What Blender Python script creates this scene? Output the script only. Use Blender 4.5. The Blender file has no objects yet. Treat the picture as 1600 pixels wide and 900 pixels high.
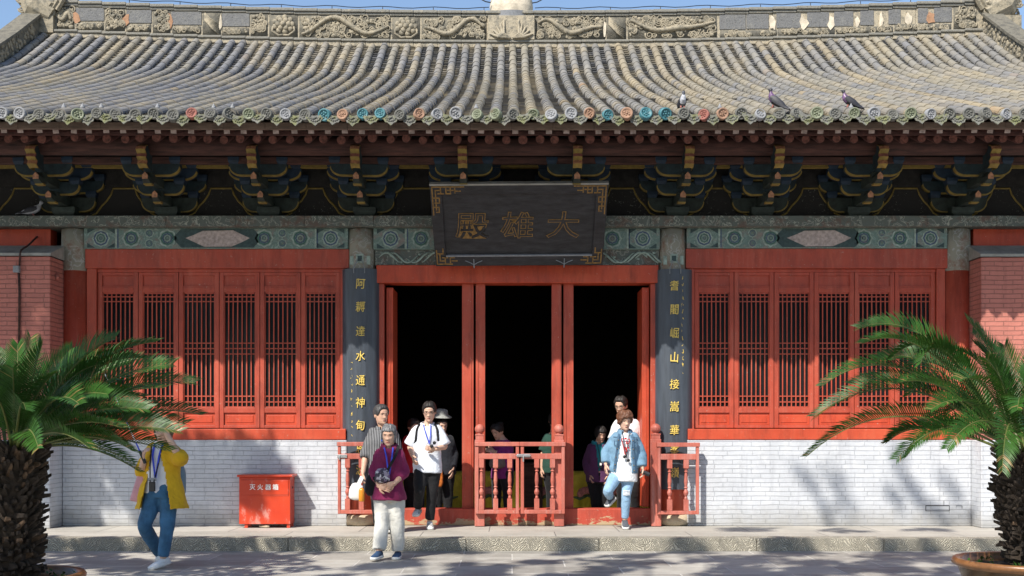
import bpy, bmesh, math, random
import numpy as np
from mathutils import Vector, Matrix, Quaternion, noise as mnoise
R = math.radians
PI = math.pi
random.seed(7)
scene = bpy.context.scene
C = scene.collection
# ------------------------------------------------------------------ the picture's frame: 1600x900, horizon row 670
F, CX, HY, HC = 1792.0, 800.0, 670.0, 1.49
def P(px, py, Y): return Vector(((px - CX) * Y / F, Y, HC - (py - HY) * Y / F))
def XX(px, Y=16.0): return (px - CX) * Y / F
def ZZ(py, Y=16.0): return HC - (py - HY) * Y / F
V = Vector

# ------------------------------------------------------------------ object helpers
def tag(o, label=None, cat=None, group=None, kind=None):
    if label: o['label'] = label
    if cat: o['category'] = cat
    if group: o['group'] = group
    if kind: o['kind'] = kind
    return o
def thing(name, loc, label, cat, group=None, rz=0.0):
    o = bpy.data.objects.new(name, None); C.objects.link(o)
    o.location = loc; o.rotation_euler = (0, 0, rz); o.empty_display_size = .2
    return tag(o, label, cat, group)
def worldloc(o):
    v = V((0, 0, 0))
    while o is not None:
        v = v + V(o.location); o = o.parent
    return v
def link_mesh(name, me, mats, parent=None, world=True, smooth=True):
    """me is in world coordinates when world, else in the parent's own."""
    o = bpy.data.objects.new(name, me); C.objects.link(o)
    for m in mats: me.materials.append(m)
    if parent is not None:
        o.parent = parent
        if world: me.transform(Matrix.Translation(-worldloc(parent)))
    if smooth:
        me.polygons.foreach_set('use_smooth', [True] * len(me.polygons))
    return o
def copy_tree(o, parent=None):
    c = o.copy(); C.objects.link(c); c.parent = parent
    for ch in list(o.children): copy_tree(ch, c)
    return c

class MB:
    def __init__(s): s.v = []; s.f = []; s.m = []; s.c = []; s.mi = 0; s.col = (1, 1, 1, 1)
    def face(s, idx):
        s.f.append(tuple(idx)); s.m.append(s.mi); s.c.append(s.col)
    def quadpts(s, *pts):
        b = len(s.v); s.v += [tuple(p) for p in pts]; s.face(range(b, b + len(pts)))
    def box(s, x0, x1, y0, y1, z0, z1):
        if x0 > x1: x0, x1 = x1, x0
        if y0 > y1: y0, y1 = y1, y0
        if z0 > z1: z0, z1 = z1, z0
        b = len(s.v)
        s.v += [(x0, y0, z0), (x1, y0, z0), (x1, y1, z0), (x0, y1, z0), (x0, y0, z1), (x1, y0, z1), (x1, y1, z1), (x0, y1, z1)]
        for q in ((0, 3, 2, 1), (4, 5, 6, 7), (0, 1, 5, 4), (1, 2, 6, 5), (2, 3, 7, 6), (3, 0, 4, 7)):
            s.face([b + i for i in q])
    def grid(s, rows, close=False, capa=False, capb=False):
        n = len(rows[0]); b = len(s.v)
        for r in rows: s.v += [tuple(p) for p in r]
        for i in range(len(rows) - 1):
            for j in range(n if close else n - 1):
                k = (j + 1) % n
                s.face((b + i * n + j, b + i * n + k, b + (i + 1) * n + k, b + (i + 1) * n + j))
        if capa: s.face([b + j for j in range(n)][::-1])
        if capb: s.face([b + (len(rows) - 1) * n + j for j in range(n)])
    def tube(s, pts, rad, n=8, caps=True, ref=None, ell=1.0):
        """tube along pts; rad number or list; ell squashes along the second axis."""
        pts = [V(p) for p in pts]; k = len(pts)
        if not hasattr(rad, '__len__'): rad = [rad] * k
        rows = []; t = (pts[1] - pts[0]).normalized()
        r = V(ref) if ref is not None else (V((0, 0, 1)) if abs(t.z) < .9 else V((1, 0, 0)))
        u = (r - t * r.dot(t)).normalized()
        for i in range(k):
            a = pts[max(i - 1, 0)]; c = pts[min(i + 1, k - 1)]
            t = (c - a).normalized()
            u = (u - t * u.dot(t)).normalized(); w = t.cross(u)
            rows.append([pts[i] + (u * math.cos(q) + w * math.sin(q) * ell) * rad[i] for q in (2 * PI * j / n for j in range(n))])
        s.grid(rows, True, caps, caps)
    def lathe(s, prof, cx, cy, n=16, caps=True):
        rows = [[(cx + r * math.cos(2 * PI * j / n), cy + r * math.sin(2 * PI * j / n), z) for j in range(n)] for r, z in prof]
        s.grid(rows, True, caps, caps)
    def ball(s, c, r, n=10, m=7, sx=1, sy=1, sz=1):
        rows = []
        for i in range(m + 1):
            a = -PI / 2 + PI * i / m; rr = max(math.cos(a), .02)
            rows.append([(c[0] + r * sx * rr * math.cos(2 * PI * j / n), c[1] + r * sy * rr * math.sin(2 * PI * j / n), c[2] + r * sz * math.sin(a)) for j in range(n)])
        s.grid(rows, True, True, True)
    def prism(s, poly, y0, y1):
        """poly of (x, z), extruded in y"""
        b = len(s.v); n = len(poly)
        s.v += [(x, y0, z) for x, z in poly] + [(x, y1, z) for x, z in poly]
        a = sum(poly[i][0] * poly[(i + 1) % n][1] - poly[(i + 1) % n][0] * poly[i][1] for i in range(n))
        fl = a < 0
        s.face([b + i for i in (range(n) if not fl else reversed(range(n)))])
        s.face([b + n + i for i in (reversed(range(n)) if not fl else range(n))])
        for i in range(n):
            j = (i + 1) % n
            q = [b + i, b + n + i, b + n + j, b + j]
            s.face(q if not fl else q[::-1])
    def add(s, verts, faces, fn=None):
        b = len(s.v); s.v += [tuple(fn(V(p))) if fn else tuple(p) for p in verts]
        for f in faces: s.face([b + i for i in f])
    def mesh(s, name):
        me = bpy.data.meshes.new(name); me.from_pydata(s.v, [], s.f)
        if s.f:
            me.polygons.foreach_set('material_index', s.m)
            if any(c != (1, 1, 1, 1) for c in s.c):
                a = me.attributes.new('tint', 'FLOAT_COLOR', 'FACE')
                a.data.foreach_set('color', [x for c in s.c for x in c])
        me.update(); return me
    def build(s, name, mats, parent=None, world=True, smooth=False, bevel=0.0):
        if not isinstance(mats, (list, tuple)): mats = [mats]
        o = link_mesh(name, s.mesh(name), mats, parent, world, smooth)
        if bevel:
            md = o.modifiers.new('bevel', 'BEVEL'); md.width = bevel; md.segments = 2; md.limit_method = 'ANGLE'; md.angle_limit = R(40)
        return o

# writing: glyph outlines as small solid meshes
_gl = {}
def glyph(ch, off=0.0):
    k = (ch, off)
    if k not in _gl:
        cu = bpy.data.curves.new('writing', 'FONT'); cu.body = ch; cu.offset = off; cu.extrude = .03; cu.resolution_u = 3
        o = bpy.data.objects.new('writing', cu); C.objects.link(o)
        me = bpy.data.meshes.new_from_object(o.evaluated_get(bpy.context.evaluated_depsgraph_get()))
        _gl[k] = ([v.co.copy() for v in me.vertices], [tuple(p.vertices) for p in me.polygons])
        bpy.data.objects.remove(o); bpy.data.curves.remove(cu); bpy.data.meshes.remove(me)
    return _gl[k]
def write(mb, ch, centre, size, right=V((1, 0, 0)), up=V((0, 0, 1)), depth=.06, off=0.0, sx=1.0, shear=0.0, wob=0.0):
    vs, fs = glyph(ch, off); nrm = right.cross(up)
    def fn(p):
        x, y, z = (p.x - .5), p.y - .38, p.z / .03
        if wob:
            q = mnoise.noise_vector(V((p.x * 3 + ord(ch), p.y * 3, 1.7))); x += q.x * wob; y += q.y * wob
        return centre + right * ((x + shear * y) * size * sx) + up * (y * size) + nrm * (z * depth)
    mb.add(vs, fs, fn)

# ------------------------------------------------------------------ materials
class NT:
    def __init__(s, name):
        s.mat = bpy.data.materials.new(name); s.mat.use_nodes = True
        s.t = s.mat.node_tree; s.b = s.t.nodes['Principled BSDF']
    def n(s, typ, ins=None, **kw):
        x = s.t.nodes.new(typ)
        for k, v in kw.items(): setattr(x, k, v)
        for k, v in (ins or {}).items(): s.set(x.inputs[k], v)
        return x
    def set(s, inp, v):
        if isinstance(v, bpy.types.NodeSocket): s.t.links.new(v, inp)
        elif v is not None: inp.default_value = v
    def co(s, kind='Object'):
        if kind == 'Position': return s.n('ShaderNodeNewGeometry').outputs['Position']
        return s.n('ShaderNodeTexCoord').outputs[kind]
    def map(s, vec, scale=(1, 1, 1), rot=(0, 0, 0), loc=(0, 0, 0)):
        return s.n('ShaderNodeMapping', {'Vector': vec, 'Scale': scale, 'Rotation': rot, 'Location': loc}).outputs[0]
    def noise(s, vec, scale=5., detail=4., rough=.6, dist=0.):
        return s.n('ShaderNodeTexNoise', {'Vector': vec, 'Scale': scale, 'Detail': detail, 'Roughness': rough, 'Distortion': dist}).outputs['Fac']
    def ramp(s, fac, stops):
        x = s.n('ShaderNodeValToRGB', {'Fac': fac}); e = x.color_ramp.elements
        while len(e) < len(stops): e.new(.5)
        for el, (p, c) in zip(e, stops):
            el.position = p; el.color = (c, c, c, 1) if not hasattr(c, '__len__') else (*c[:3], 1)
        return x.outputs['Color']
    def mix(s, fac, a, b, mode='MIX'):
        x = s.n('ShaderNodeMix', data_type='RGBA', blend_type=mode)
        s.set(x.inputs[0], fac)
        for k, v in ((6, a), (7, b)):
            if not isinstance(v, bpy.types.NodeSocket): v = (*v[:3], 1) if hasattr(v, '__len__') else (v, v, v, 1)
            s.set(x.inputs[k], v)
        return x.outputs[2]
    def math(s, op, a, b=None, c=None):
        x = s.n('ShaderNodeMath', operation=op)
        for i, v in enumerate((a, b, c)):
            if v is not None: s.set(x.inputs[i], v)
        return x.outputs[0]
    def bump(s, h, strength=.3, dist=.01):
        s.set(s.b.inputs['Normal'], s.n('ShaderNodeBump', {'Height': h, 'Strength': strength, 'Distance': dist}).outputs[0])
    def out(s, col=None, rough=None, metal=None, spec=None):
        if col is not None:
            if not isinstance(col, bpy.types.NodeSocket): col = (*col[:3], 1)
            s.set(s.b.inputs['Base Color'], col)
        if rough is not None: s.set(s.b.inputs['Roughness'], rough)
        if metal is not None: s.b.inputs['Metallic'].default_value = metal
        if spec is not None: s.b.inputs['Specular IOR Level'].default_value = spec
        return s.mat
def sc(c, k): return tuple(min(1, x * k) for x in c)
def plain(name, col, rough=.6, var=.18, scale=8., bump=.0, metal=0., spec=None, stretch=(1, 1, 1)):
    n = NT(name); co = n.map(n.co('Position'), stretch)
    f = n.noise(co, scale, 5., .62)
    c = n.ramp(f, [(.28, sc(col, 1 - var)), (.72, sc(col, 1 + var))])
    if bump: n.bump(n.noise(co, scale * 6, 4., .6), bump, .01)
    return n.out(c, rough, metal, spec)
def cloth(name, col, var=.14, rough=.85, weave=260.):
    n = NT(name); co = n.co(); f = n.noise(co, 6., 4., .6)
    c = n.ramp(f, [(.3, sc(col, 1 - var)), (.7, sc(col, 1 + var))])
    h = n.math('ADD', n.math('MULTIPLY', n.noise(co, 11., 3., .55, .6), 1.0), n.math('MULTIPLY', n.noise(co, weave, 1., .5), .12))
    n.bump(h, .55, .03)
    n.b.inputs['Sheen Weight'].default_value = .08
    return n.out(c, rough, spec=.25)
def red_paint(name, col=(.43, .068, .036), worn=.0, dust=.4):
    """old red lacquer: faded areas, pinkish dust, fine vertical streaks, wood showing where worn"""
    n = NT(name); co = n.co('Position')
    f = n.noise(co, 1.3, 5., .65)
    c = n.ramp(f, [(.3, sc(col, .78)), (.5, col), (.75, (col[0] * 1.12, col[1] * 1.5, col[2] * 1.6))])
    st = n.noise(n.map(co, (14, 14, 1.2)), 1., 5., .7)
    c = n.mix(n.math('MULTIPLY', n.ramp(st, [(.5, 0.), (.8, 1.)]), dust), c, (col[0] * 1.15, col[1] * 2.6, col[2] * 3.4))
    ch = n.noise(co, 23., 4., .75)
    c = n.mix(n.ramp(ch, [(.64, 0.), (.70, .65)]), c, (.45, .34, .27))
    gr = n.noise(n.map(co, (3, 3, .7)), 2.2, 6., .75)
    c = n.mix(n.ramp(gr, [(.48, 0.), (.72, .7)]), c, (col[0] * .42, col[1] * .5, col[2] * .6))
    ck = n.noise(n.map(co, (40, 40, 1.5)), 1., 3., .8, .3)
    c = n.mix(n.ramp(ck, [(.24, .6), (.30, 0.)]), c, (.09, .03, .02))
    if worn:
        w = n.noise(n.map(co, (2.2, 2.2, 5.)), 1.6, 6., .7)
        low = n.n('ShaderNodeMapRange', {'Value': n.n('ShaderNodeSeparateXYZ', {'Vector': co}).outputs[2], 'From Min': .17, 'From Max': .33, 'To Min': .16, 'To Max': -.10}).outputs[0]
        c = n.mix(n.ramp(n.math('ADD', w, low), [(.64 - worn * .12, 0.), (.68 - worn * .12, 1.)]), c, (.42, .31, .19))
    n.bump(n.math('ADD', st, n.math('MULTIPLY', ch, .6)), .22, .01)
    return n.out(c, n.ramp(f, [(.3, .42), (.7, .62)]), spec=.4)
def bricks(name, base, mortar, bump=.8, length=.25, course=.0625, gap=.006, stain=None, rough=.75, var=.2, hair=.55):
    n = NT(name); co = n.co('Position')
    sx = n.n('ShaderNodeSeparateXYZ', {'Vector': co})
    wob = n.noise(co, 3.1, 2., .5)
    z = n.math('ADD', sx.outputs[2], n.math('MULTIPLY', n.math('SUBTRACT', wob, .5), .022))
    v = n.n('ShaderNodeCombineXYZ', {0: n.math('ADD', sx.outputs[0], sx.outputs[1]), 1: z, 2: 0.}).outputs[0]
    br = n.n('ShaderNodeTexBrick', {'Vector': v, 'Scale': 1., 'Mortar Size': gap, 'Mortar Smooth': .4, 'Bias': -.1, 'Brick Width': length, 'Row Height': course,
             'Color1': (*sc(base, 1 - var), 1), 'Color2': (*sc(base, 1 + var * .6), 1), 'Mortar': (*mortar, 1)})
    br.offset_frequency = 2; br.squash_frequency = 3; br.squash = 1.35
    f2 = n.noise(co, 2.3, 5., .65)
    brk = n.ramp(n.noise(co, 5., 4., .7), [(.38, 0.), (.6, 1.)])
    jf = n.math('MULTIPLY', br.outputs['Fac'], n.mix(hair, 1., brk))
    c = n.mix(jf, n.mix(.5, br.outputs['Color'], base), mortar)
    c = n.mix(.45, c, n.ramp(f2, [(.3, .75), (.7, 1.15)]), 'MULTIPLY')
    if stain: c = n.mix(n.ramp(n.noise(co, 4., 6., .7), [(.55, 0.), (.72, .75)]), c, stain)
    foot = n.n('ShaderNodeMapRange', {'Value': n.math('ADD', sx.outputs[2], n.math('MULTIPLY', n.noise(co, 3.4, 5., .7), -.42)), 'From Min': -.02, 'From Max': .24, 'To Min': .7, 'To Max': 0.}).outputs[0]
    c = n.mix(foot, c, (.30, .29, .27))
    c = n.mix(n.ramp(n.noise(n.map(co, (5, 5, .8)), 1.4, 6., .75), [(.52, 0.), (.72, .5)]), c, (base[0] * .62, base[1] * .62, base[2] * .64))
    h = n.math('SUBTRACT', n.math('MULTIPLY', n.noise(co, 14., 5., .65), .5), br.outputs['Fac'])
    n.bump(h, bump, .02)
    return n.out(c, rough, spec=.3)

M = {}
M['red'] = red_paint('red_paint')
M['red_bright'] = red_paint('red_paint_bright', (.50, .065, .026), 0, .2)
M['red_worn'] = red_paint('red_paint_worn', (.42, .06, .035), .42, .4)
M['red_rail'] = red_paint('red_paint_faded', (.46, .12, .085), .0, .6)
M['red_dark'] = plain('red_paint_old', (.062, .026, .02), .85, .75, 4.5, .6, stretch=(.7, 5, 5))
M['red_brick'] = bricks('red_washed_brick', (.50, .185, .145), (.33, .14, .11), .9, .25, .0625, .006, None, .8, .16, .2)
M['white_brick'] = bricks('whitewashed_brick', (.56, .58, .62), (.43, .45, .49), .95, .26, .0625, .0035, (.68, .69, .71), .8, .03, .9)
M['coping'] = plain('grey_coping', (.30, .29, .26), .9, .3, 5., .5)
M['gold'] = plain('gold_leaf', (.82, .60, .14), .4, .2, 40., .1)
M['gold_old'] = plain('tarnished_gold', (.24, .13, .03), .5, .5, 30., .2)
M['lacquer'] = plain('blue_black_lacquer', (.055, .066, .084), .40, .32, 3., .03, stretch=(6, 6, .6))
M['plaque'] = plain('worn_black_lacquer', (.021, .02, .023), .55, .75, 5., .5, stretch=(1, 1, 5))
M['glass'] = plain('dark_pane', (.012, .013, .016), .12, .1, 3., spec=.12)
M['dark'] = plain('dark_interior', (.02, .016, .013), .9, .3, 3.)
M['floor_in'] = plain('grey_brick_floor', (.24, .23, .22), .7, .3, 3., .3)
M['black_board'] = plain('near_black_board', (.022, .02, .018), .9, .6, 9., .5)  # near-black board of uneven tone, closes the wall above the brackets
M['wood_grey'] = plain('weathered_wood', (.15, .105, .08), .85, .45, 4., .6, stretch=(1, 4, 4))
M['rafter'] = plain('old_red_rafter', (.075, .03, .024), .8, .5, 14., .4)
M['rafter_end'] = plain('peeling_rafter_end', (.17, .065, .048), .8, .7, 26., .5)
M['rafter_tip'] = plain('chalky_square_end', (.36, .28, .25), .85, .45, 22., .4)
M['yellow'] = plain('ochre_edge_paint', (.22, .155, .035), .7, .35, 12., .3)
M['orange'] = plain('orange_paint', (.36, .17, .09), .7, .5, 24., .3)
M['teal'] = plain('dark_blue_green_paint', (.010, .025, .031), .7, .5, 12., .3)
M['blue'] = plain('dark_blue_paint', (.008, .024, .048), .7, .4, 12., .3)
M['green'] = plain('dark_green_paint', (.022, .033, .027), .7, .5, 12., .3)
M['stone_plinth'] = plain('pale_drum_stone', (.46, .38, .27), .85, .2, 6., .5)
M['metal'] = plain('bare_metal', (.55, .56, .57), .35, .1, 20., .05, .9)
M['iron'] = plain('grey_iron', (.22, .24, .26), .5, .2, 14., .1)
M['black'] = plain('black_plastic', (.012, .012, .014), .4, .2, 9.)
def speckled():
    n = NT('black_speckled_panel'); co = n.co('Position')  # near-black panel with scattered pale specks
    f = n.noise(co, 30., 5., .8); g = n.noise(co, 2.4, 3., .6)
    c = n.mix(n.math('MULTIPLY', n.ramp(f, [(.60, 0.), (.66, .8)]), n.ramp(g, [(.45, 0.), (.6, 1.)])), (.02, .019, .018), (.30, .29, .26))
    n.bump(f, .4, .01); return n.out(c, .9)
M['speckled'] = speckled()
def painted_wood(name, base, a, b, k=9.):
    n = NT(name); co = n.co('Position')
    d = n.mix(.25, co, n.n('ShaderNodeTexNoise', {'Vector': co, 'Scale': 5., 'Detail': 2.}).outputs['Color'])
    w = n.n('ShaderNodeTexWave', {'Vector': d, 'Scale': k, 'Distortion': 14., 'Detail': 2.5, 'Detail Scale': 1.4}, wave_type='RINGS').outputs['Fac']
    f = n.noise(co, 6., 5., .7)
    c = n.mix(n.ramp(w, [(.70, 0.), (.80, 1.), (.9, 1.), (.97, 0.)]), base, a)
    c = n.mix(n.ramp(f, [(.50, 0.), (.64, .75)]), c, b)
    n.bump(n.math('ADD', w, f), .3, .01); return n.out(c, .75)
M['scroll'] = painted_wood('faded_scroll_painting', (.105, .12, .105), (.30, .31, .26), (.13, .075, .055), 5.)
M['turq'] = painted_wood('faded_turquoise_painting', (.145, .215, .19), (.25, .33, .285), (.25, .185, .165), 6.)
M['col_head'] = painted_wood('peeling_column_head', (.26, .25, .20), (.36, .36, .33), (.22, .11, .07), 2.5)
for k, c in dict(ring_pale=(.29, .36, .31), ring_blue=(.06, .09, .17), ring_green=(.06, .15, .12), ring_dark=(.04, .07, .07), pale_pink=(.42, .34, .31)).items():
    M[k] = plain('painted_' + k, c, .75, .4, 22., .2)
def roof_tile():
    n = NT('clay_roof_tile'); co = n.co('Position')
    t = n.n('ShaderNodeAttribute', attribute_name='tint').outputs['Color']
    f = n.noise(co, 3.2, 6., .7); g = n.noise(co, 34., 5., .7)
    c = n.mix(.75, t, n.ramp(f, [(.3, .85), (.7, 1.1)]), 'MULTIPLY')
    c = n.mix(n.ramp(n.noise(n.map(co, (1.6, .5, .5)), 1.1, 5., .65), [(.48, 0.), (.66, .6)]), c, (.34, .285, .19))
    c = n.mix(n.ramp(g, [(.60, 0.), (.74, .4)]), c, (.15, .145, .13))
    n.bump(g, .35, .012); return n.out(c, .88, spec=.3)
M['tile'] = roof_tile()
def moss(name, base, mo, lo=.45):
    n = NT(name); co = n.co('Position'); f = n.noise(co, 9., 6., .7); g = n.noise(co, 40., 4., .7)
    c = n.mix(n.ramp(f, [(lo, 0.), (lo + .16, .9)]), base, mo)
    c = n.mix(n.ramp(g, [(.3, .9), (.45, 0.)]), c, (.05, .05, .045))
    n.bump(n.math('ADD', f, g), .8, .015); return n.out(c, .9)
M['mossy'] = moss('mossy_drip_tile', (.165, .165, .15), (.17, .18, .07))
M['ridge'] = moss('weathered_ridge_plaster', (.40, .345, .25), (.19, .175, .14), .46)
M['ridge_cap'] = moss('weathered_ridge_cap', (.22, .21, .18), (.36, .32, .24), .55)
M['carved'] = moss('carved_grey_brick', (.33, .285, .205), (.15, .14, .11), .47)
M['carve_ground'] = moss('recess_shade_brick', (.17, .155, .12), (.09, .085, .07), .45)  # shade of the recesses put into the colour behind the paler relief
M['slate'] = moss('plain_grey_slab', (.155, .155, .155), (.21, .205, .19), .5)
M['plaster'] = plain('peeling_white_plaster', (.56, .49, .38), .9, .4, 5., .5)
M['rust'] = plain('exposed_orange_brick', (.36, .20, .115), .9, .3, 9., .5)
M['disc_grey'] = plain('grey_disc', (.125, .126, .115), .85, .3, 30., .3)
M['disc_pale'] = plain('pale_disc', (.25, .257, .27), .8, .2, 30., .3)
M['disc_green'] = plain('olive_glazed_disc', (.15, .17, .11), .5, .3, 30., .2)
M['disc_turq'] = plain('turquoise_glazed_disc', (.05, .17, .20), .5, .3, 30., .2)
M['disc_orange'] = plain('terracotta_disc', (.30, .18, .12), .8, .25, 30., .2)
M['disc_red'] = plain('red_disc', (.26, .10, .08), .8, .25, 30., .2)
def paving():
    n = NT('grey_stone_paving'); co = n.co('Position')
    co2 = n.map(co, (1, 1, 1), (0, 0, R(0)))
    br = n.n('ShaderNodeTexBrick', {'Vector': co2, 'Scale': 1., 'Mortar Size': .009, 'Mortar Smooth': .3, 'Bias': 0., 'Brick Width': 1.15, 'Row Height': .62,
             'Color1': (.28, .265, .24, 1), 'Color2': (.42, .40, .36, 1), 'Mortar': (.55, .53, .49, 1)})
    f = n.noise(co, 1.7, 6., .68); g = n.noise(co, 30., 5., .7)
    wp = n.noise(n.map(co, (.8, 2.6, 1.)), 2.2, 7., .75, .8)
    c = n.mix(.8, br.outputs['Color'], n.ramp(f, [(.3, .72), (.7, 1.2)]), 'MULTIPLY')
    c = n.mix(n.ramp(wp, [(.52, 0.), (.60, .6)]), c, (.50, .48, .44))
    c = n.mix(n.ramp(g, [(.60, 0.), (.72, .5)]), c, (.12, .12, .12))
    n.bump(n.math('SUBTRACT', n.math('MULTIPLY', n.math('ADD', g, f), .3), br.outputs['Fac']), .5, .008)
    return n.out(c, n.ramp(f, [(.3, .5), (.7, .75)]), spec=.35)
M['paving'] = paving()
def slabs():
    n = NT('terrace_slab'); co = n.co('Position')
    br = n.n('ShaderNodeTexBrick', {'Vector': n.map(co, loc=(.3, -13.86 + .02, 0)), 'Scale': 1., 'Mortar Size': .007, 'Mortar Smooth': .3, 'Bias': 0., 'Brick Width': 1.7, 'Row Height': 1.1,
             'Color1': (.38, .36, .32, 1), 'Color2': (.45, .425, .38, 1), 'Mortar': (.16, .15, .14, 1)})
    f = n.noise(co, 2.1, 6., .7); g = n.noise(co, 36., 5., .7)
    c = n.mix(.8, br.outputs['Color'], n.ramp(f, [(.3, .75), (.7, 1.15)]), 'MULTIPLY')
    c = n.mix(n.ramp(g, [(.62, 0.), (.72, .5)]), c, (.17, .16, .15))
    n.bump(n.math('SUBTRACT', n.math('MULTIPLY', g, .4), br.outputs['Fac']), .5, .01)
    return n.out(c, .8)
M['slab'] = slabs()
def tooled():
    """chiselled edge stone: alternating diagonal tool strokes"""
    n = NT('chiselled_edge_stone'); co = n.co('Position'); s = n.n('ShaderNodeSeparateXYZ', {'Vector': co})
    zz = n.math('ADD', s.outputs[2], s.outputs[1])
    tri = n.math('PINGPONG', n.math('ADD', s.outputs[0], n.math('MULTIPLY', n.noise(co, 4., 3.), .22)), .13)
    d = n.math('ADD', n.math('ADD', n.math('MULTIPLY', tri, 1.), n.math('MULTIPLY', zz, .9)), n.math('MULTIPLY', n.noise(co, 9., 4., .7), .09))
    w = n.math('PINGPONG', d, .013)
    h = n.math('MULTIPLY', w, 76.)
    g = n.noise(co, 22., 5., .7); f = n.noise(co, 2., 5., .7)
    c = n.mix(n.math('MULTIPLY', n.math('SUBTRACT', 1., h), .8), (.62, .57, .46), (.13, .12, .10))
    c = n.mix(.7, c, n.ramp(f, [(.3, .7), (.7, 1.2)]), 'MULTIPLY')
    n.bump(n.math('ADD', h, n.math('MULTIPLY', g, .6)), .9, .014); return n.out(c, .88)
M['tooled'] = tooled()
# ------------------------------------------------------------------ ground and terrace
g = MB(); g.quadpts((-150, -150, 0), (150, -150, 0), (150, 200, 0), (-150, 200, 0))
tag(g.build('ground', M['paving']), kind='structure')
g = MB()
g.box(-9.6, 9.6, 14.055, 28., .02, .15)
tag(g.build('terrace', M['slab']), kind='structure')
g = MB(); x = -9.6
rr = random.Random(3)
while x < 9.6:                                           # edge stones with slightly uneven joints
    w = min(rr.uniform(1.5, 2.3), 9.6 - x)
    dz = rr.uniform(-.004, .004)
    g.box(x + .003, x + w - .003, 13.97 + rr.uniform(-.006, .006), 14.24, .0, .154 + dz); x += w
tag(g.build('terrace_edge', M['tooled'], bevel=.006), kind='structure')

# ------------------------------------------------------------------ the hall
HALL = thing('temple_hall', (0.06, 16, .15), 'red temple hall with curved grey tiled roof, lattice windows and dark open doorway', 'temple hall')
def part(mb, name, mats, parent=HALL, **k): return mb.build(name, mats, parent, **k)

# roof surface --------------------------------------------------
PROF = [(13.8, 5.235), (15.6, 5.875), (17.8, 6.66), (20.2, 7.62), (21.07, 8.09), (21.9, 8.62), (22.45, 8.98)]
def cat(pts, n):
    out = []
    q = [pts[0]] + list(pts) + [pts[-1]]
    for i in range(1, len(q) - 2):
        for k in range(n):
            t = k / n
            out.append(tuple(.5 * (2 * b + (c - a) * t + (2 * a - 5 * b + 4 * c - d) * t * t + (3 * b - a - 3 * c + d) * t ** 3) for a, b, c, d in zip(q[i - 1], q[i], q[i + 1], q[i + 2])))
    out.append(tuple(pts[-1])); return out
FINE = cat(PROF, 12)
ARC = [0.]
for a, b in zip(FINE, FINE[1:]): ARC.append(ARC[-1] + math.hypot(b[0] - a[0], b[1] - a[1]))
LEN = ARC[-1]
def prof(s):
    s = min(max(s, -.5), LEN)
    i = 0
    while i < len(ARC) - 2 and ARC[i + 1] < s: i += 1
    t = (s - ARC[i]) / (ARC[i + 1] - ARC[i]); a, b = FINE[i], FINE[i + 1]
    d = V((0, b[0] - a[0], b[1] - a[1])).normalized()
    return a[0] + (b[0] - a[0]) * t, a[1] + (b[1] - a[1]) * t, V((0, -d.z, d.y))
def lift(x, s): return (.02 + .22 * min(max(s / LEN, 0), 1)) * (x / 9.3) ** 2
def roofpt(x, s, h=0.):
    y, z, n = prof(s)
    return V((x, y, z + lift(x, s))) + n * h
rr = random.Random(11)
TS = .2275; NC = 41
XT = [.02 + TS * k for k in range(-NC, NC + 1)]
PAL = [(.29, .29, .295), (.33, .315, .28), (.35, .325, .27), (.27, .272, .285), (.385, .335, .25), (.45, .355, .225), (.50, .32, .18), (.42, .39, .34)]
g = MB()
ROWS = 31; ds = LEN / ROWS
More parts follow.
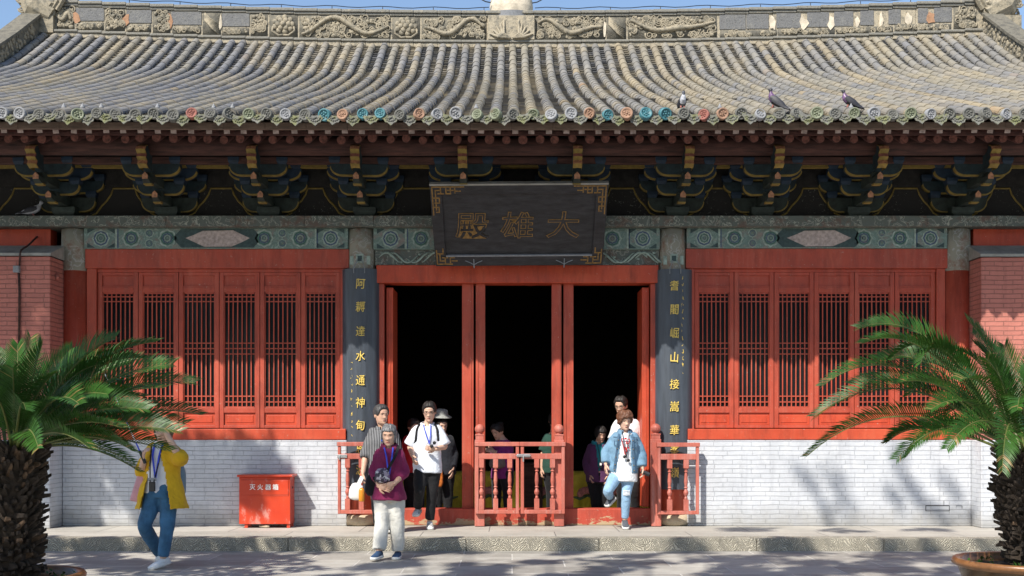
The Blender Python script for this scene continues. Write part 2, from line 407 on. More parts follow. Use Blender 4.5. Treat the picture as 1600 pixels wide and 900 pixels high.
for ci, cx in enumerate(XT):
    tan = max(0, math.sin(cx * 1.3) * .5 + rr.uniform(-.3, .5)); cb = sc(rr.choice(PAL[:3] + [PAL[0], PAL[3], PAL[4]]), rr.uniform(.92, 1.06)); wm = min(1, max(0, (cx + 3) / 3)); cb = (cb[0] * (.99 + .04 * wm), cb[1] * (.985 + .01 * wm), cb[2] * (.99 - .08 * wm)); coff = rr.uniform(-.5, .5) * ds; cj = rr.uniform(-.008, .008)
    for r in range(-1, ROWS):
        s0, s1 = max(r * ds + coff, 0), min((r + 1) * ds + coff, LEN)
        if s1 - s0 < .04: continue
        w = [3, 3, 2.4, 2.4, .4 + 2 * tan, .1 + 1.0 * tan, .04 + .35 * tan, 1.]
        t = rr.choices(PAL, w)[0]; mm = .22 if rr.random() < .86 else .8; t = tuple(a * (1 - mm) + b * mm for a, b in zip(cb, t)); k = rr.uniform(.60, .71); g.col = (*sc(t, k), 1)
        jx = cj + rr.uniform(-.006, .006); jh = rr.uniform(-.004, .004)
        rows = []
        for s, rad in ((s0, .074), (s0 + (s1 - s0) * .5, .071), (s1, .064)):
            base = roofpt(cx, s); n = prof(s)[2]
            rows.append([base + V((1, 0, 0)) * (math.cos(q) * rad + jx) + n * (math.sin(q) * rad + .028 + jh) for q in (PI * (.02 + .96 * j / 8) for j in range(9))])
        ins = [roofpt(cx, s0) + V((1, 0, 0)) * (math.cos(q) * .052 + jx) + prof(s0)[2] * (math.sin(q) * .052 + .028) for q in (PI * (.02 + .96 * j / 8) for j in range(9))]
        g.grid([rows[0], rows[1], rows[2]][::-1]); g.grid([rows[0], ins])
    # concave pan tiles of the channel right of this column
    if ci == len(XT) - 1: break
    r = 0; sp = 0.; 
    while sp < LEN - .02:
        s1 = min(sp + .135 * rr.uniform(.8, 1.2), LEN)
        g.col = (*sc(rr.choice(PAL[:4]), rr.uniform(.15, .32)), 1)  # channel shade put into the pan colour, well below the cover tiles
        xs = [cx + .045, cx + TS * .35, cx + TS * .65, cx + TS - .045]; hs = [.055, .022, .022, .055]
        t1 = rr.uniform(-.006, .004)
        lo = [roofpt(q, sp, h + .012 + t1) for q, h in zip(xs, hs)]; up = [roofpt(q, s1, h - .012) for q, h in zip(xs, hs)]
        li = [roofpt(q, sp, h - .012) for q, h in zip(xs, hs)]
        g.grid([up, lo, li]); sp = s1
ROOF = part(g, 'roof', [M['tile']])
# board under the tiles, and the plain rear slope
g = MB()
xs = [-9.5 + 19 * i / 24 for i in range(25)]; ss = [LEN * i / 16 for i in range(17)]
g.grid([[roofpt(x, s, -.005) for x in xs] for s in ss]); g.grid([[roofpt(x, s, -.06) for x in xs] for s in ss][::-1])
g.grid([[roofpt(x, LEN) for x in xs], [V((x, 27.0, 6.75 + lift(x, 4))) for x in xs], [V((x, 31., 5.25)) for x in xs]])
part(g, 'roof_boarding', [M['wood_grey']])
# tile ends and drip tiles along the eave
def disc_mesh(i):
    g = MB(); n = 18
    def ring(r, y): return [(r * math.cos(2 * PI * j / n), y, r * math.sin(2 * PI * j / n)) for j in range(n)]
    g.grid([ring(.074, .07), ring(.076, 0), ring(.062, -.008), ring(.055, .006), ring(.005, .006)], True)
    r2 = random.Random(i)
    for k in range(6):
        a = k * PI / 3 + r2.uniform(-.2, .2); q = r2.uniform(.022, .036)
        g.ball((q * math.cos(a), .004, q * math.sin(a)), r2.uniform(.010, .017), 6, 4, sy=.7)
    g.ball((0, .002, 0), .014, 6, 4)
    return g
disc = {}
COL = {0: 'disc_grey', 1: 'disc_pale', 2: 'disc_green', 3: 'disc_turq', 4: 'disc_orange', 5: 'disc_red'}
order = {}
for px, c in ((16, 1), (292, 5), (450, 1), (512, 3), (546, 4), (578, 3), (610, 3), (643, 4), (676, 1), (709, 1), (740, 2), (771, 2), (832, 2), (861, 1), (893, 1), (924, 4), (954, 3), (985, 4), (1014, 3), (1042, 3), (1102, 5), (1132, 4), (1560, 1), (1590, 0), (1285, 2)):
    x = XX(px, 13.8); k = min(range(len(XT)), key=lambda i: abs(XT[i] - x)); order[k] = c
rr = random.Random(5)
drip = None
for k, x in enumerate(XT):
    c = order.get(k, rr.choices([0, 1, 2], [5, 1, 2])[0])
    if c not in disc:
        me = disc_mesh(c).mesh('tile_end'); me.materials.append(M[COL[c]]); me.polygons.foreach_set('use_smooth', [True] * len(me.polygons)); disc[c] = me
    o = bpy.data.objects.new('tile_end', disc[c]); C.objects.link(o); o.parent = ROOF
    p = roofpt(x, 0, .035) + V((rr.uniform(-.012, .012), -.03 + rr.uniform(-.015, .01), rr.uniform(-.012, .012)))
    o.location = p - V(HALL.location); o.rotation_euler = (R(-12 + rr.uniform(-8, 8)), rr.uniform(-3, 3), R(rr.uniform(-14, 14)))
    s = rr.uniform(.86, 1.02); o.scale = (s, s, s)
    if k == len(XT) - 1: continue
    if drip is None:
        g = MB(); w = TS * .48
        top = [(w * (j / 6 - 1), .035 * (1 - math.cos((j / 6 - 1) * 1.5)) * 2.2) for j in range(13)]
        lob = [(w, .02), (w * .96, -.03), (w * .72, -.055), (w * .62, -.085), (w * .34, -.095), (w * .16, -.118), (0, -.135)]
        poly = top + lob + [(-a, b) for a, b in lob[:-1]][::-1]
        g.prism([(a, b) for a, b in poly], 0, .014)
        for j in range(7):
            a = -PI * .12 - PI * .76 * j / 6
            g.ball((.062 * math.cos(a), -.003, -.012 + .062 * math.sin(a)), .014, 6, 4)
        g.tube([(-.05, -.004, -.02), (-.02, -.008, -.045), (.02, -.008, -.02), (.05, -.004, -.05)], .009, 5)
        drip = g.mesh('drip_tile'); drip.materials.append(M['mossy'])
    o = bpy.data.objects.new('drip_tile', drip); C.objects.link(o); o.parent = ROOF
    o.location = roofpt(x + TS / 2, 0, .025) + V((0, -.012 + rr.uniform(-.012, .012), rr.uniform(-.014, .01))) - V(HALL.location)
    o.rotation_euler = (R(-18 + rr.uniform(-9, 9)), R(rr.uniform(-6, 6)), R(rr.uniform(-8, 8)))
g = MB()                                                   # white nail caps left on some eave tiles
cap = []
for px in (89, 119, 156, 358, 740, 1340, 1131, 232, 322):
    x = XX(px, 13.9); k = min(XT, key=lambda q: abs(q - x)); p = roofpt(k, .16, .095)
    g = MB(); g.lathe([(.030, p.z - .01), (.029, p.z + .010), (.010, p.z + .042), (.003, p.z + .058)], p.x, p.y, 8)
    g.build('nail_cap', [M['disc_pale']], ROOF, smooth=True)
# eaves: fascia, rafters
def zline(x, s=0): return lift(x, s)
g = MB()
for k in range(38):
    x0 = -9.5 + k * .5; x1 = x0 + .497; g.box(x0, x1, 13.93, 13.985, 5.128 + lift(x0 + .25, 0), 5.225 + lift(x0 + .25, 0))
part(g, 'eave_board', [M['wood_grey']], bevel=.004)
g = MB(); g.box(-.036, .036, 0, 1.3, -.036, .036); fly = g.mesh('flying_rafter'); fly.materials.append(M['rafter']); fly.materials.append(M['rafter_tip'])
fly.polygons[2].material_index = 1
g = MB(); g.tube([(0, 0, 0), (0, .02, 0), (0, 2.1, .98)], .056, 14); rnd = g.mesh('round_rafter'); rnd.materials.append(M['rafter']); rnd.materials.append(M['rafter_end'])
for p in rnd.polygons:
    if len(p.vertices) > 4 and p.center.y < .1: p.material_index = 1
rr = random.Random(8)
for k in range(-42, 43):
    x = .03 + .2075 * k
    o = bpy.data.objects.new('flying_rafter', fly); C.objects.link(o); o.parent = HALL
    o.location = V((x + rr.uniform(-.014, .014), 13.985 + rr.uniform(0, .03), 5.128 + lift(x, 0))) - V(HALL.location); o.rotation_euler = (R(18), R(rr.uniform(-4, 4)), 0)
    o = bpy.data.objects.new('round_rafter', rnd); C.objects.link(o); o.parent = HALL
    o.location = V((x + .1 + rr.uniform(-.016, .016), 14.33 + rr.uniform(-.03, .05), 5.115 + lift(x, 0) + rr.uniform(-.012, .008))) - V(HALL.location)
    s = rr.uniform(.86, 1.06); o.scale = (s, 1, s)
g = MB(); xs = [-9.5, -4.7, 0, 4.7, 9.5]
g.grid([[V((x, 14.0, 5.215)) for x in xs], [V((x, 14.36, 5.235)) for x in xs], [V((x, 16.3, 6.17)) for x in xs]]); g.box(-9.5, 9.5, 14.30, 14.34, 5.155, 5.20)
part(g, 'rafter_boarding', [M['rafter']])
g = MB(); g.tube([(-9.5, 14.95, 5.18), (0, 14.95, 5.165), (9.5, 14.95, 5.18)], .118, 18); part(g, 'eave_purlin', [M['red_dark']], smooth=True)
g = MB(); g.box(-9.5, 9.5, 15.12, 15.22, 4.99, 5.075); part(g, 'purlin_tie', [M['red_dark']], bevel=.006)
g = MB(); g.box(-9.5, 9.5, 15.54, 15.62, 5.03, 5.085); part(g, 'ochre_tie', [M['yellow']])
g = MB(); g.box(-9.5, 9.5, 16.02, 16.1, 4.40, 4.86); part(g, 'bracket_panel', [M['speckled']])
g = MB(); g.box(-9.5, 9.5, 16.0, 16.1, 4.862, 6.1); part(g, 'bracket_upper_panel', [M['black_board']])
bx = [XX(p, 15.95) for p in (-40, 115, 268, 420, 563, 735, 895, 1050, 1197, 1340, 1495, 1640)]
for a, b in zip(bx, bx[1:]):                                # ochre outline of each panel between two bracket sets
    q = [(.18, 4.435), (.30, 4.50), (.37, 4.60), (.44, 4.67), (.50, 4.76), (.53, 4.845)]; pts = [(a + u, 16.012, z) for u, z in q] + [(b - u, 16.012, z) for u, z in q[::-1]]
    g = MB(); g.tube(pts, .013, 5, True, (0, -1, 0)); part(g, 'panel_moulding', [M['yellow']])

# bracket sets --------------------------------------------------
def arm(w, z0, z1, y, th, cut=.42):
    """curved bracket arm with an ochre lower edge; returns MB with 2 slots"""
    g = MB(); h = z1 - z0; n = 8
    low = [(w * .5 - w * .5 * cut * (1 - math.cos(t)) if 0 else (w / 2 - (w / 2 * cut) * (1 - math.sin(t))), z1 - h * .25 - h * .75 * (1 - math.cos(t)) if 0 else z1 - h * .25 - (h * .75) * math.cos(PI / 2 - t) ) for t in ()]
    pts = []
    for k in range(n + 1):
        t = k / n * PI / 2                                   # from the outer end down to the flat underside
        pts.append((w / 2 - w / 2 * cut * (1 - math.cos(t)), z1 - h * .28 - h * .72 * math.sin(t)))
    right = [(w / 2, z1)] + pts
    poly = right + [(-a, b) for a, b in right[::-1]]
    g.prism(poly, y, y + th)
    g.mi = 1
    e = pts + [(-a, b) for a, b in pts[::-1]]
    inn = [(a * .975, b + .014) for a, b in e]
    b0 = len(g.v)
    g.v += [(a, y - .004, b - .004) for a, b in e] + [(a, y - .004, b) for a, b in inn] + [(a, y + th * .45, b - .004) for a, b in e]; m = len(e)
    for k in range(m - 1):
        g.face((b0 + k + 1, b0 + k, b0 + m + k, b0 + m + k + 1)); g.face((b0 + k, b0 + k + 1, b0 + 2 * m + k + 1, b0 + 2 * m + k))
    return g
def block(g, x, y, z0, w, h, d=None):
    d = d or w
    a = [(-w * .38, -d * .38), (w * .38, -d * .38), (w * .38, d * .38), (-w * .38, d * .38)]; b = [(p * 1.3, q * 1.3) for p, q in a]
    g.grid([[(x + p, y + q, z) for p, q in r] for r, z in ((a, z0), (b, z0 + h * .45), (b, z0 + h))], True, True, True)
def make_brackets(full=True):
    """local: x centred, y relative to wall plane 16, z absolute minus HALL z"""
    Z = -.15
    g = MB()
    block(g, 0, -.06, 4.42 + Z, .32, .13)
    g.box(-.055, .055, -.55, .1, 4.56 + Z, 4.69 + Z); g.box(-.05, .05, -.95, .1, 4.74 + Z, 4.86 + Z)
    root = g.build('bracket_set', [M['green']], HALL, world=False, bevel=.006)
    def sub(mb, nm, mats, **k): return mb.build(nm, mats, root, world=False, **k)
    sub(arm(.78, 4.50 + Z, 4.70 + Z, -.06, .10), 'bracket_arm', [M['green'], M['yellow']])
    sub(arm(1.02, 4.76 + Z, 4.93 + Z, -.05, .10), 'bracket_arm', [M['teal'], M['yellow']])
    sub(arm(.64, 4.66 + Z, 4.83 + Z, -.46, .10), 'bracket_arm', [M['teal'], M['yellow']])
    sub(arm(.98, 4.86 + Z, 5.02 + Z, -.44, .09), 'bracket_arm', [M['blue'], M['yellow']])
    sub(arm(.76, 4.83 + Z, 4.985 + Z, -.86, .10), 'bracket_arm', [M['teal'], M['yellow']])
    for x, y, z in ((.33, 0, 4.70), (-.33, 0, 4.70), (.45, 0, 4.93), (-.45, 0, 4.93), (.26, -.42, 4.80), (-.26, -.42, 4.80), (.42, -.40, 5.02), (-.42, -.40, 5.02), (.32, -.82, 4.985), (-.32, -.82, 4.985)):
        b = MB(); block(b, x, y, z + Z, .15, .09); sub(b, 'bracket_block', [M['blue']], bevel=.004)
    for (y0, z0, ln) in ((-.55, 4.62, .17), (-.95, 4.78, .17)):   # beak shaped noses with painted ends
        n = MB()
        st = [(y0 + .05, z0 - .065, z0 + .07, .055), (y0 - ln * .45, z0 - .085, z0 + .05, .05), (y0 - ln, z0 - .045, z0 + .035, .038)]
        n.grid([[(-w, y, a + Z), (w, y, a + Z), (w, y, (a + b) / 2 + .01 + Z), (0, y, b + .012 + Z), (-w, y, (a + b) / 2 + .01 + Z)] for y, a, b, w in st][::-1], True)
        n.mi = 1; y, a, b, w = st[-1]
        n.face_pts = None
        n.quadpts((-w, y, a + Z), (w, y, a + Z), (w, y, (a + b) / 2 + .01 + Z), (0, y, b + .012 + Z), (-w, y, (a + b) / 2 + .01 + Z))
        n.mi = 2
        n.box(-.052, .052, y0 - ln * .42, y0 + .03, z0 - .098 + Z, z0 - .075 + Z)
        sub(n, 'bracket_nose', [M['green'], M['orange'], M['yellow']])
    h = MB()                                                     # carved cloud head under the purlin
    zz = [4.86, 4.90, 4.95, 4.985, 5.03, 5.075, 5.12, 5.155]
    yy = [-1.17, -1.25, -1.22, -1.28, -1.25, -1.31, -1.28, -1.20]
    for i in range(len(zz) - 1):
        h.mi = (1, 0, 1, 2, 1, 0, 1)[i]
        h.grid([[(-.058, -1.0, zz[i] + Z), (-.058, yy[i], zz[i] + Z), (0, yy[i] - .02, zz[i] + Z), (.058, yy[i], zz[i] + Z), (.058, -1.0, zz[i] + Z)],
                [(-.058, -1.0, zz[i + 1] + Z), (-.058, yy[i + 1], zz[i + 1] + Z), (0, yy[i + 1] - .02, zz[i + 1] + Z), (.058, yy[i + 1], zz[i + 1] + Z), (.058, -1.0, zz[i + 1] + Z)]])
    h.mi = 3
    for sx in (-1, 1): h.grid([[(sx * .0595, -1.0, z + Z), (sx * .0595, y + .03, z + Z)] for z, y in zip(zz, yy)])
    sub(h, 'carved_head', [M['orange'], M['yellow'], M['disc_red'], M['teal']])
    return root
br0 = make_brackets()
for i, px in enumerate((115, 268, 420, 563, 735, 895, 1050, 1197, 1340, 1495)):
    o = br0 if i == 0 else copy_tree(br0, HALL)
    o.location = (XX(px, 15.95) - HALL.location.x, 0, 0); o.rotation_euler = (0, R((i * 37 % 7 - 3) * .35), 0)
for X in (-7.9, 7.9):
    o = copy_tree(br0, HALL); o.location = (X, 0, 0)

# beams ---------------------------------------------------------
g = MB()
for k in range(20):
    x0 = -9.5 + .95 * k; g.box(x0, x0 + .949, 15.74, 16.3, 4.27, 4.417)
part(g, 'plate_beam', [M['scroll']], bevel=.008)
CL = [(-6.09, 118), (-2.098, 565), (2.232, 1050), (6.196, 1494)]
def rosette(g, x, z, r, y, mats):
    n = 20
    for k, (rad, mi) in enumerate(mats):
        g.mi = mi; yy = y - .002 * (k + 1)
        ring = [(x + rad * r * (1 + (.09 * math.cos(8 * a) if k in (0, 2) else 0)) * math.cos(a), yy, z + rad * r * (1 + (.09 * math.cos(8 * a) if k in (0, 2) else 0)) * math.sin(a)) for a in (2 * PI * j / n for j in range(n))]
        ii = [(x + .82 * (p[0] - x), yy, z + .82 * (p[2] - z)) for p in ring]
        b = len(g.v); g.v += ring + ii
        for j in range(n): g.face((b + (j + 1) % n, b + j, b + n + j, b + n + (j + 1) % n)[::-1])
    g.mi = mats[-1][1]
PM = ['ring_pale', 'ring_blue', 'ring_green', 'ring_dark', 'pale_pink', 'turq']
def beam(x0, x1, z0, z1, lozenge=False):
    g = MB(); g.box(x0, x1, 15.88, 16.2, z0, z1); o = part(g, 'painted_beam', [M['turq']], bevel=.01)
    d = MB(); zc = (z0 + z1) / 2; h = (z1 - z0) / 2; y = 15.877; r2 = random.Random(int(x0 * 100))
    pm = [(.88, 0), (.72, 1), (.58, 0), (.42, 2), (.28, 0), (.15, 1)]
    def band(x):
        d.mi = 0; d.box(x - .012, x + .012, y - .002, y + .002, z0 + .01, z1 - .01); d.mi = 1; d.box(x + .018, x + .03, y - .002, y + .002, z0 + .01, z1 - .01)
    w = x1 - x0
    for s in (0, 1):
        X = (lambda q: x0 + q) if s == 0 else (lambda q: x1 - q)
        rosette(d, X(.24), zc, h * .95, y, pm)
        d.mi = 3
        for a, b in ((-1, -1), (-1, 1), (1, -1), (1, 1)):
            p = [(X(.24) + a * .19, z0 + .012 if b < 0 else z1 - .012), (X(.24) + a * .08, z0 + .012 if b < 0 else z1 - .012), (X(.24) + a * .19, zc + b * h * .45)]
            d.quadpts(*[(q[0], y - .002, q[1]) for q in (p if (a * b < 0) == (s == 0) else p)])
        band(X(.45))
        n = 4 if w > 3.5 else 1
        q = .66
        for i in range(n if lozenge else 2):
            if lozenge and q > w / 2 - .55: break
            if i % 2 == 0: rosette(d, X(q), zc, h * .86, y, [(1., 0), (.75, 2), (.55, 1), (.35, 0), (.2, 3)]); q += .27
            else:
                for zz in (-.5, .5): rosette(d, X(q - .02), zc + zz * h, h * .46, y, [(.95, 0), (.6, 1), (.3, 2)])
                q += .23
        if not lozenge: d.build('painted_pattern', [M[k] for k in PM], o); d = MB()
    if lozenge:
        xc = (x0 + x1) / 2 + .02; d.mi = 3
        d.prism([(xc + a, zc + b * h) for a, b in ((-.62, 0), (-.5, .9), (.5, .9), (.62, 0), (.5, -.9), (-.5, -.9))], y - .002, y + .002)
        d.mi = 4
        d.prism([(xc + a, zc + b * h) for a, b in ((-.44, .02), (-.33, .3), (-.2, .72), (.22, .78), (.36, .3), (.45, .02), (.36, -.32), (.2, -.8), (-.18, -.82), (-.33, -.34))], y - .005, y + .001)
    if lozenge: d.build('painted_pattern', [M[k] for k in PM], o)
beam(-5.93, -2.27, 3.985, 4.27, True); beam(-1.92, 2.05, 3.975, 4.27, False); beam(2.42, 6.03, 3.99, 4.27, True)
def bayred(x0, x1, z0, z1, y=15.9):
    g = MB(); g.box(x0, x1, y, 16.2, z0, z1); return g
part(bayred(-5.92, -2.26, 3.715, 3.983), 'lintel', [M['red']], bevel=.008)
part(bayred(2.41, 6.04, 3.715, 3.988), 'lintel', [M['red']], bevel=.008)
# carved panel over the middle bay + door lintel
g = MB(); g.box(-1.9, 2.04, 15.93, 16.2, 3.76, 3.973); cp = part(g, 'carved_panel', [M['scroll']])
rr = random.Random(2)
for s in (0, 1):
    g = MB()
    for k in range(5):
        x0 = (-1.85 + .2 * k) if s == 0 else (1.2 + .17 * k)
        pts = [(x0 + t * .34, 15.925 - .012 * math.sin(t * PI), 3.865 + .07 * math.sin(t * 5 + k * 1.7 + s)) for t in (i / 10 for i in range(11))]
        g.tube(pts, [.006 + .012 * math.sin(PI * i / 10) for i in range(11)], 5)
    for k in range(8):
        x0 = (-1.8 + .13 * k) if s == 0 else (1.2 + .11 * k); g.ball((x0, 15.928, 3.865 + rr.uniform(-.07, .07)), .026, 7, 5, sy=.5, sz=.6)
    g.build('carved_scroll', [M['ring_pale']], cp, smooth=True)
part(bayred(-1.88, 2.03, 3.51, 3.758, 15.88), 'lintel', [M['red_bright']], bevel=.008)
# columns -------------------------------------------------------
for i, (x, px) in enumerate(CL):
    g = MB(); g.lathe([(.2, .30 if i in (1, 2) else 1.34), (.198, 1.4), (.19, 3.68)], x, 16.02, 24)
    o = part(g, 'column', [M['red']], smooth=True)
    g = MB(); g.lathe([(.192, 3.68), (.195, 3.70), (.195, 4.0), (.197, 4.02), (.19, 4.26)], x, 16.02, 24)
    h = g.build('painted_column_head', [M['col_head']], o, smooth=True)
    if i in (0, 3): continue
    g = MB(); g.lathe([(.19, .15), (.255, .165), (.262, .23), (.235, .285), (.205, .30)], x, 16.0, 20); g.build('stone_plinth', [M['stone_plinth']], o, smooth=True)
    if i in (1, 2):                                               # little lantern motif
        g = MB(); g.mi = 0
        g.box(x - .05, x + .05, 15.806, 15.83, 3.78, 3.90); g.mi = 1; g.box(x - .03, x + .03, 15.80, 15.83, 3.80, 3.875)
        for a in (-1, 1): g.mi = 0; g.box(x + a * .115 - .025, x + a * .115 + .025, 15.845, 15.87, 3.76, 3.88)
        g.build('lantern_motif', [M['ring_pale'], M['ring_dark']], o)
# brick base, wings ---------------------------------------------
g = MB(); g.box(-6.2, -2.28, 15.81, 16.25, .151, 1.338); part(g, 'base_wall', [M['white_brick']], bevel=.01)
g = MB(); g.box(2.42, 6.33, 15.81, 16.25, .151, 1.338); bw = part(g, 'base_wall', [M['white_brick']], bevel=.01)
g = MB()
for a, b, c, d in ((5.70, 6.03, .425, .435), (5.70, 6.03, .355, .363), (5.70, 5.708, .36, .43), (6.025, 6.032, .36, .43), (6.12, 6.2, .425, .431), (5.95, 5.956, .43, .50), (6.2, 6.206, .39, .43)):
    g.box(a, b, 15.807, 15.814, c, d)
g.build('crack', [M['black']], bw)
for s, xi, y0 in ((-1, -6.205, 15.4), (1, 6.335, 15.48)):
    a, b = (xi, s * 9.5)
    g = MB(); g.box(a, b, y0, 16.5, .151, 1.338); part(g, 'wing_base', [M['white_brick']], bevel=.012)
    g = MB(); g.box(a, b, y0 + .006, 16.5, 1.3385, 3.81); w = part(g, 'wing_wall', [M['red_brick']], bevel=.012)
    g = MB(); x0, x1 = min(a, b), max(a, b)
    rows = [[(x0 - .02, y0 - .02, 3.812), (x1 + .02, y0 - .02, 3.812)], [(x0 - .02, y0 - .02, 3.85), (x1 + .02, y0 - .02, 3.85)], [(x0 - .02, 15.9, 4.03), (x1 + .02, 15.9, 4.03)], [(x0 - .02, 15.9, 3.812), (x1 + .02, 15.9, 3.812)]]
    g.grid(rows); g.face([0, 2, 4, 6]); g.face([7, 5, 3, 1]); g.build('coping', [M['coping']], w)
    g = MB(); g.box(s * 6.42, s * 9.5, 15.96, 16.2, 4.03, 4.27); part(g, 'red_beam', [M['red_bright']], bevel=.006)
    g = MB(); g.box(s * 9.42, s * 9.2, 16.5, 27.2, .15, 6.5); part(g, 'side_wall', [M['red_brick']])
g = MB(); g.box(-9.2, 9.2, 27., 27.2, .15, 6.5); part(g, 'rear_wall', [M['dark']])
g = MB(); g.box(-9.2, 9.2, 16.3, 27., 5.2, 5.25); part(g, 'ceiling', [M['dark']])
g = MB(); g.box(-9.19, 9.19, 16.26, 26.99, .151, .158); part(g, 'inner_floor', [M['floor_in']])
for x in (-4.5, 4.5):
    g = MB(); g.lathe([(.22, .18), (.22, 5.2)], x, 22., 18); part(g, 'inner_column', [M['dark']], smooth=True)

# windows -------------------------------------------------------
def window_bay(edges, xl, xr):
    x0, x1 = XX(edges[0], 15.96), XX(edges[-1], 15.96)
    f = MB(); f.box(xl, x0 - .004, 15.92, 16.2, 1.46, 3.713); f.box(x1 + .004, xr, 15.92, 16.2, 1.46, 3.713); f.box(x0 - .003, x1 + .003, 15.95, 16.2, 3.67, 3.713)
    part(f, 'window_frame', [M['red']], bevel=.006)
    f = MB(); f.box(xl, xr, 15.80, 16.2, 1.34, 1.49); part(f, 'window_sill', [M['red_bright']], bevel=.008)
    z = lambda y: ZZ(y, 15.97)
    for a, b in zip(edges, edges[1:]):
        a, b = XX(a, 15.96) + .004, XX(b, 15.96) - .004; st = .058
        f = MB()
        zt, zb = 3.668, 1.502
        f.box(a, a + st, 15.96, 16.03, zb, zt); f.box(b - st, b, 15.96, 16.03, zb, zt)
        rails = ((zt - .045, zt), (z(457), z(447)), (z(645), z(637)), (zb, zb + .04))
        for r in rails: f.box(a + st, b - st, 15.964, 16.028, *r)
        for r in ((z(457), z(447)),): f.box(a + st + .002, b - st - .002, 15.956, 15.963, r[0] + .03, r[1] - .025)
        w = part(f, 'window', [M['red']], bevel=.007)
        q = MB(); q.box(a + st, b - st, 15.985, 16.02, z(447) + .001, zt - .046); q.build('upper_panel', [M['red']], w)
        q = MB(); q.box(a + st, b - st, 15.985, 16.02, zb + .041, z(645) - .001); q.box(a + st + .035, b - st - .035, 15.978, 15.984, zb + .075, z(645) - .035); q.build('lower_panel', [M['red_bright']], w, bevel=.004)
        q = MB(); l0, l1 = a + st + .001, b - st - .001; t = .0145
        q.box(l0, l0 + .012, 15.974, 16.01, z(637) + .001, z(457) - .001); q.box(l1 - .012, l1, 15.974, 16.01, z(637) + .001, z(457) - .001)
        for k in range(6):
            xc = l0 + (l1 - l0) * (k + 1) / 7; q.box(xc - t / 2, xc + t / 2, 15.980, 15.997, z(637) + .001, z(457) - .001)
        for y in (463.5, 471, 536, 544.5, 553, 619, 628): q.box(l0 + .012, l1 - .012, 15.983, 15.999, z(y) - t / 2, z(y) + t / 2)
        q.box(l0 + .02, l1 - .02, 15.976, 16.008, z(457) - .018, z(457) - .001); q.box(l0 + .02, l1 - .02, 15.976, 16.008, z(637) + .001, z(637) + .018)
        q.build('lattice', [M['red']], w)
        q = MB(); q.box(l0, l1, 16.011, 16.017, z(637), z(457)); q.build('pane', [M['glass']], w)
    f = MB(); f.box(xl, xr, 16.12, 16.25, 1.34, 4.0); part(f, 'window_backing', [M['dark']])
window_bay([152.5, 216, 279, 342.5, 406, 470, 532], -5.905, -2.29)
window_bay([1084.5, 1147, 1209.5, 1272, 1335, 1398, 1461.5], 2.425, 6.015)
# door frame ----------------------------------------------------
g = MB(); g.box(-1.885, -1.775, 15.93, 16.15, .38, 3.508); part(g, 'door_jamb', [M['red']], bevel=.006)
g = MB(); g.box(1.925, 2.035, 15.93, 16.15, .38, 3.508); part(g, 'door_jamb', [M['red']], bevel=.006)
for px0, px1, y in ((722, 740, 15.99), (743.5, 758, 15.97), (862, 877, 15.97), (880.5, 896, 15.99)):
    g = MB(); x0, x1 = XX(px0), XX(px1); g.box(x0, x1, y, y + .14, .38, 3.507)
    xc = (x0 + x1) / 2; s = 1 if px0 in (722, 862) else -1
    g.box(xc + s * .03, xc + s * .052, y - .008, y - .001, .38, 3.49)
    part(g, 'door_post', [M['red']], bevel=.006)
for x0, x1 in ((-1.752, -1.66), (1.815, 1.91)):
    g = MB(); g.box(x0, x1, 16.0, 16.62, .40, 3.46); g.box(x0 + .03, x1 - .03, 15.99, 15.999, .40, 3.44); part(g, 'door_leaf', [M['red_bright']], bevel=.01)
g = MB(); g.box(-1.9, 2.05, 15.90, 16.1, .152, .385); part(g, 'threshold', [M['red_worn']], bevel=.012)
for px in (748.5, 874):
    g = MB(); g.box(XX(px, 15.8) - .062, XX(px, 15.8) + .062, 15.84, 15.90, .152, .40); part(g, 'threshold_block', [M['red_worn']], bevel=.006)

# ridge ---------------------------------------------------------
YR = 22.3
def rz(x): return .24 * (x / 9.3) ** 2
g = MB()
N = 40
for k in range(N):
    x0 = -9.35 + 18.6 * k / N; x1 = x0 + 18.6 / N - .002; d = rz((x0 + x1) / 2)
    z0, z1 = 9.03 + d, 9.55 + d
    g.mi = 0; g.box(x0, x1, YR, YR + .42, z0, z1)
    g.mi = 1; g.box(x0, x1, YR - .06, YR + .48, z1, z1 + .06); g.box(x0, x1, YR - .03, YR + .45, z1 - .05, z1 - .001)
    g.box(x0, x1, YR - .08, YR + .5, z0 - .05, z0 - .001)
    g.mi = 0; g.box(x0, x1, YR - .05, YR + .48, z0 - .14, z0 - .051)
RIDGE = part(g, 'ridge', [M['ridge'], M['ridge_cap']], bevel=.012)
def spiral(g, x, z, r, y, turns=1.6, s=1, rad=.022):
    n = 14
    g.tube([(x + s * r * (1 - .75 * i / n) * math.cos(turns * 2 * PI * i / n + x), y - .01 * i / n, z + r * (1 - .75 * i / n) * math.sin(turns * 2 * PI * i / n + x)) for i in range(n + 1)], [rad * (1 - .5 * i / n) for i in range(n + 1)], 5)
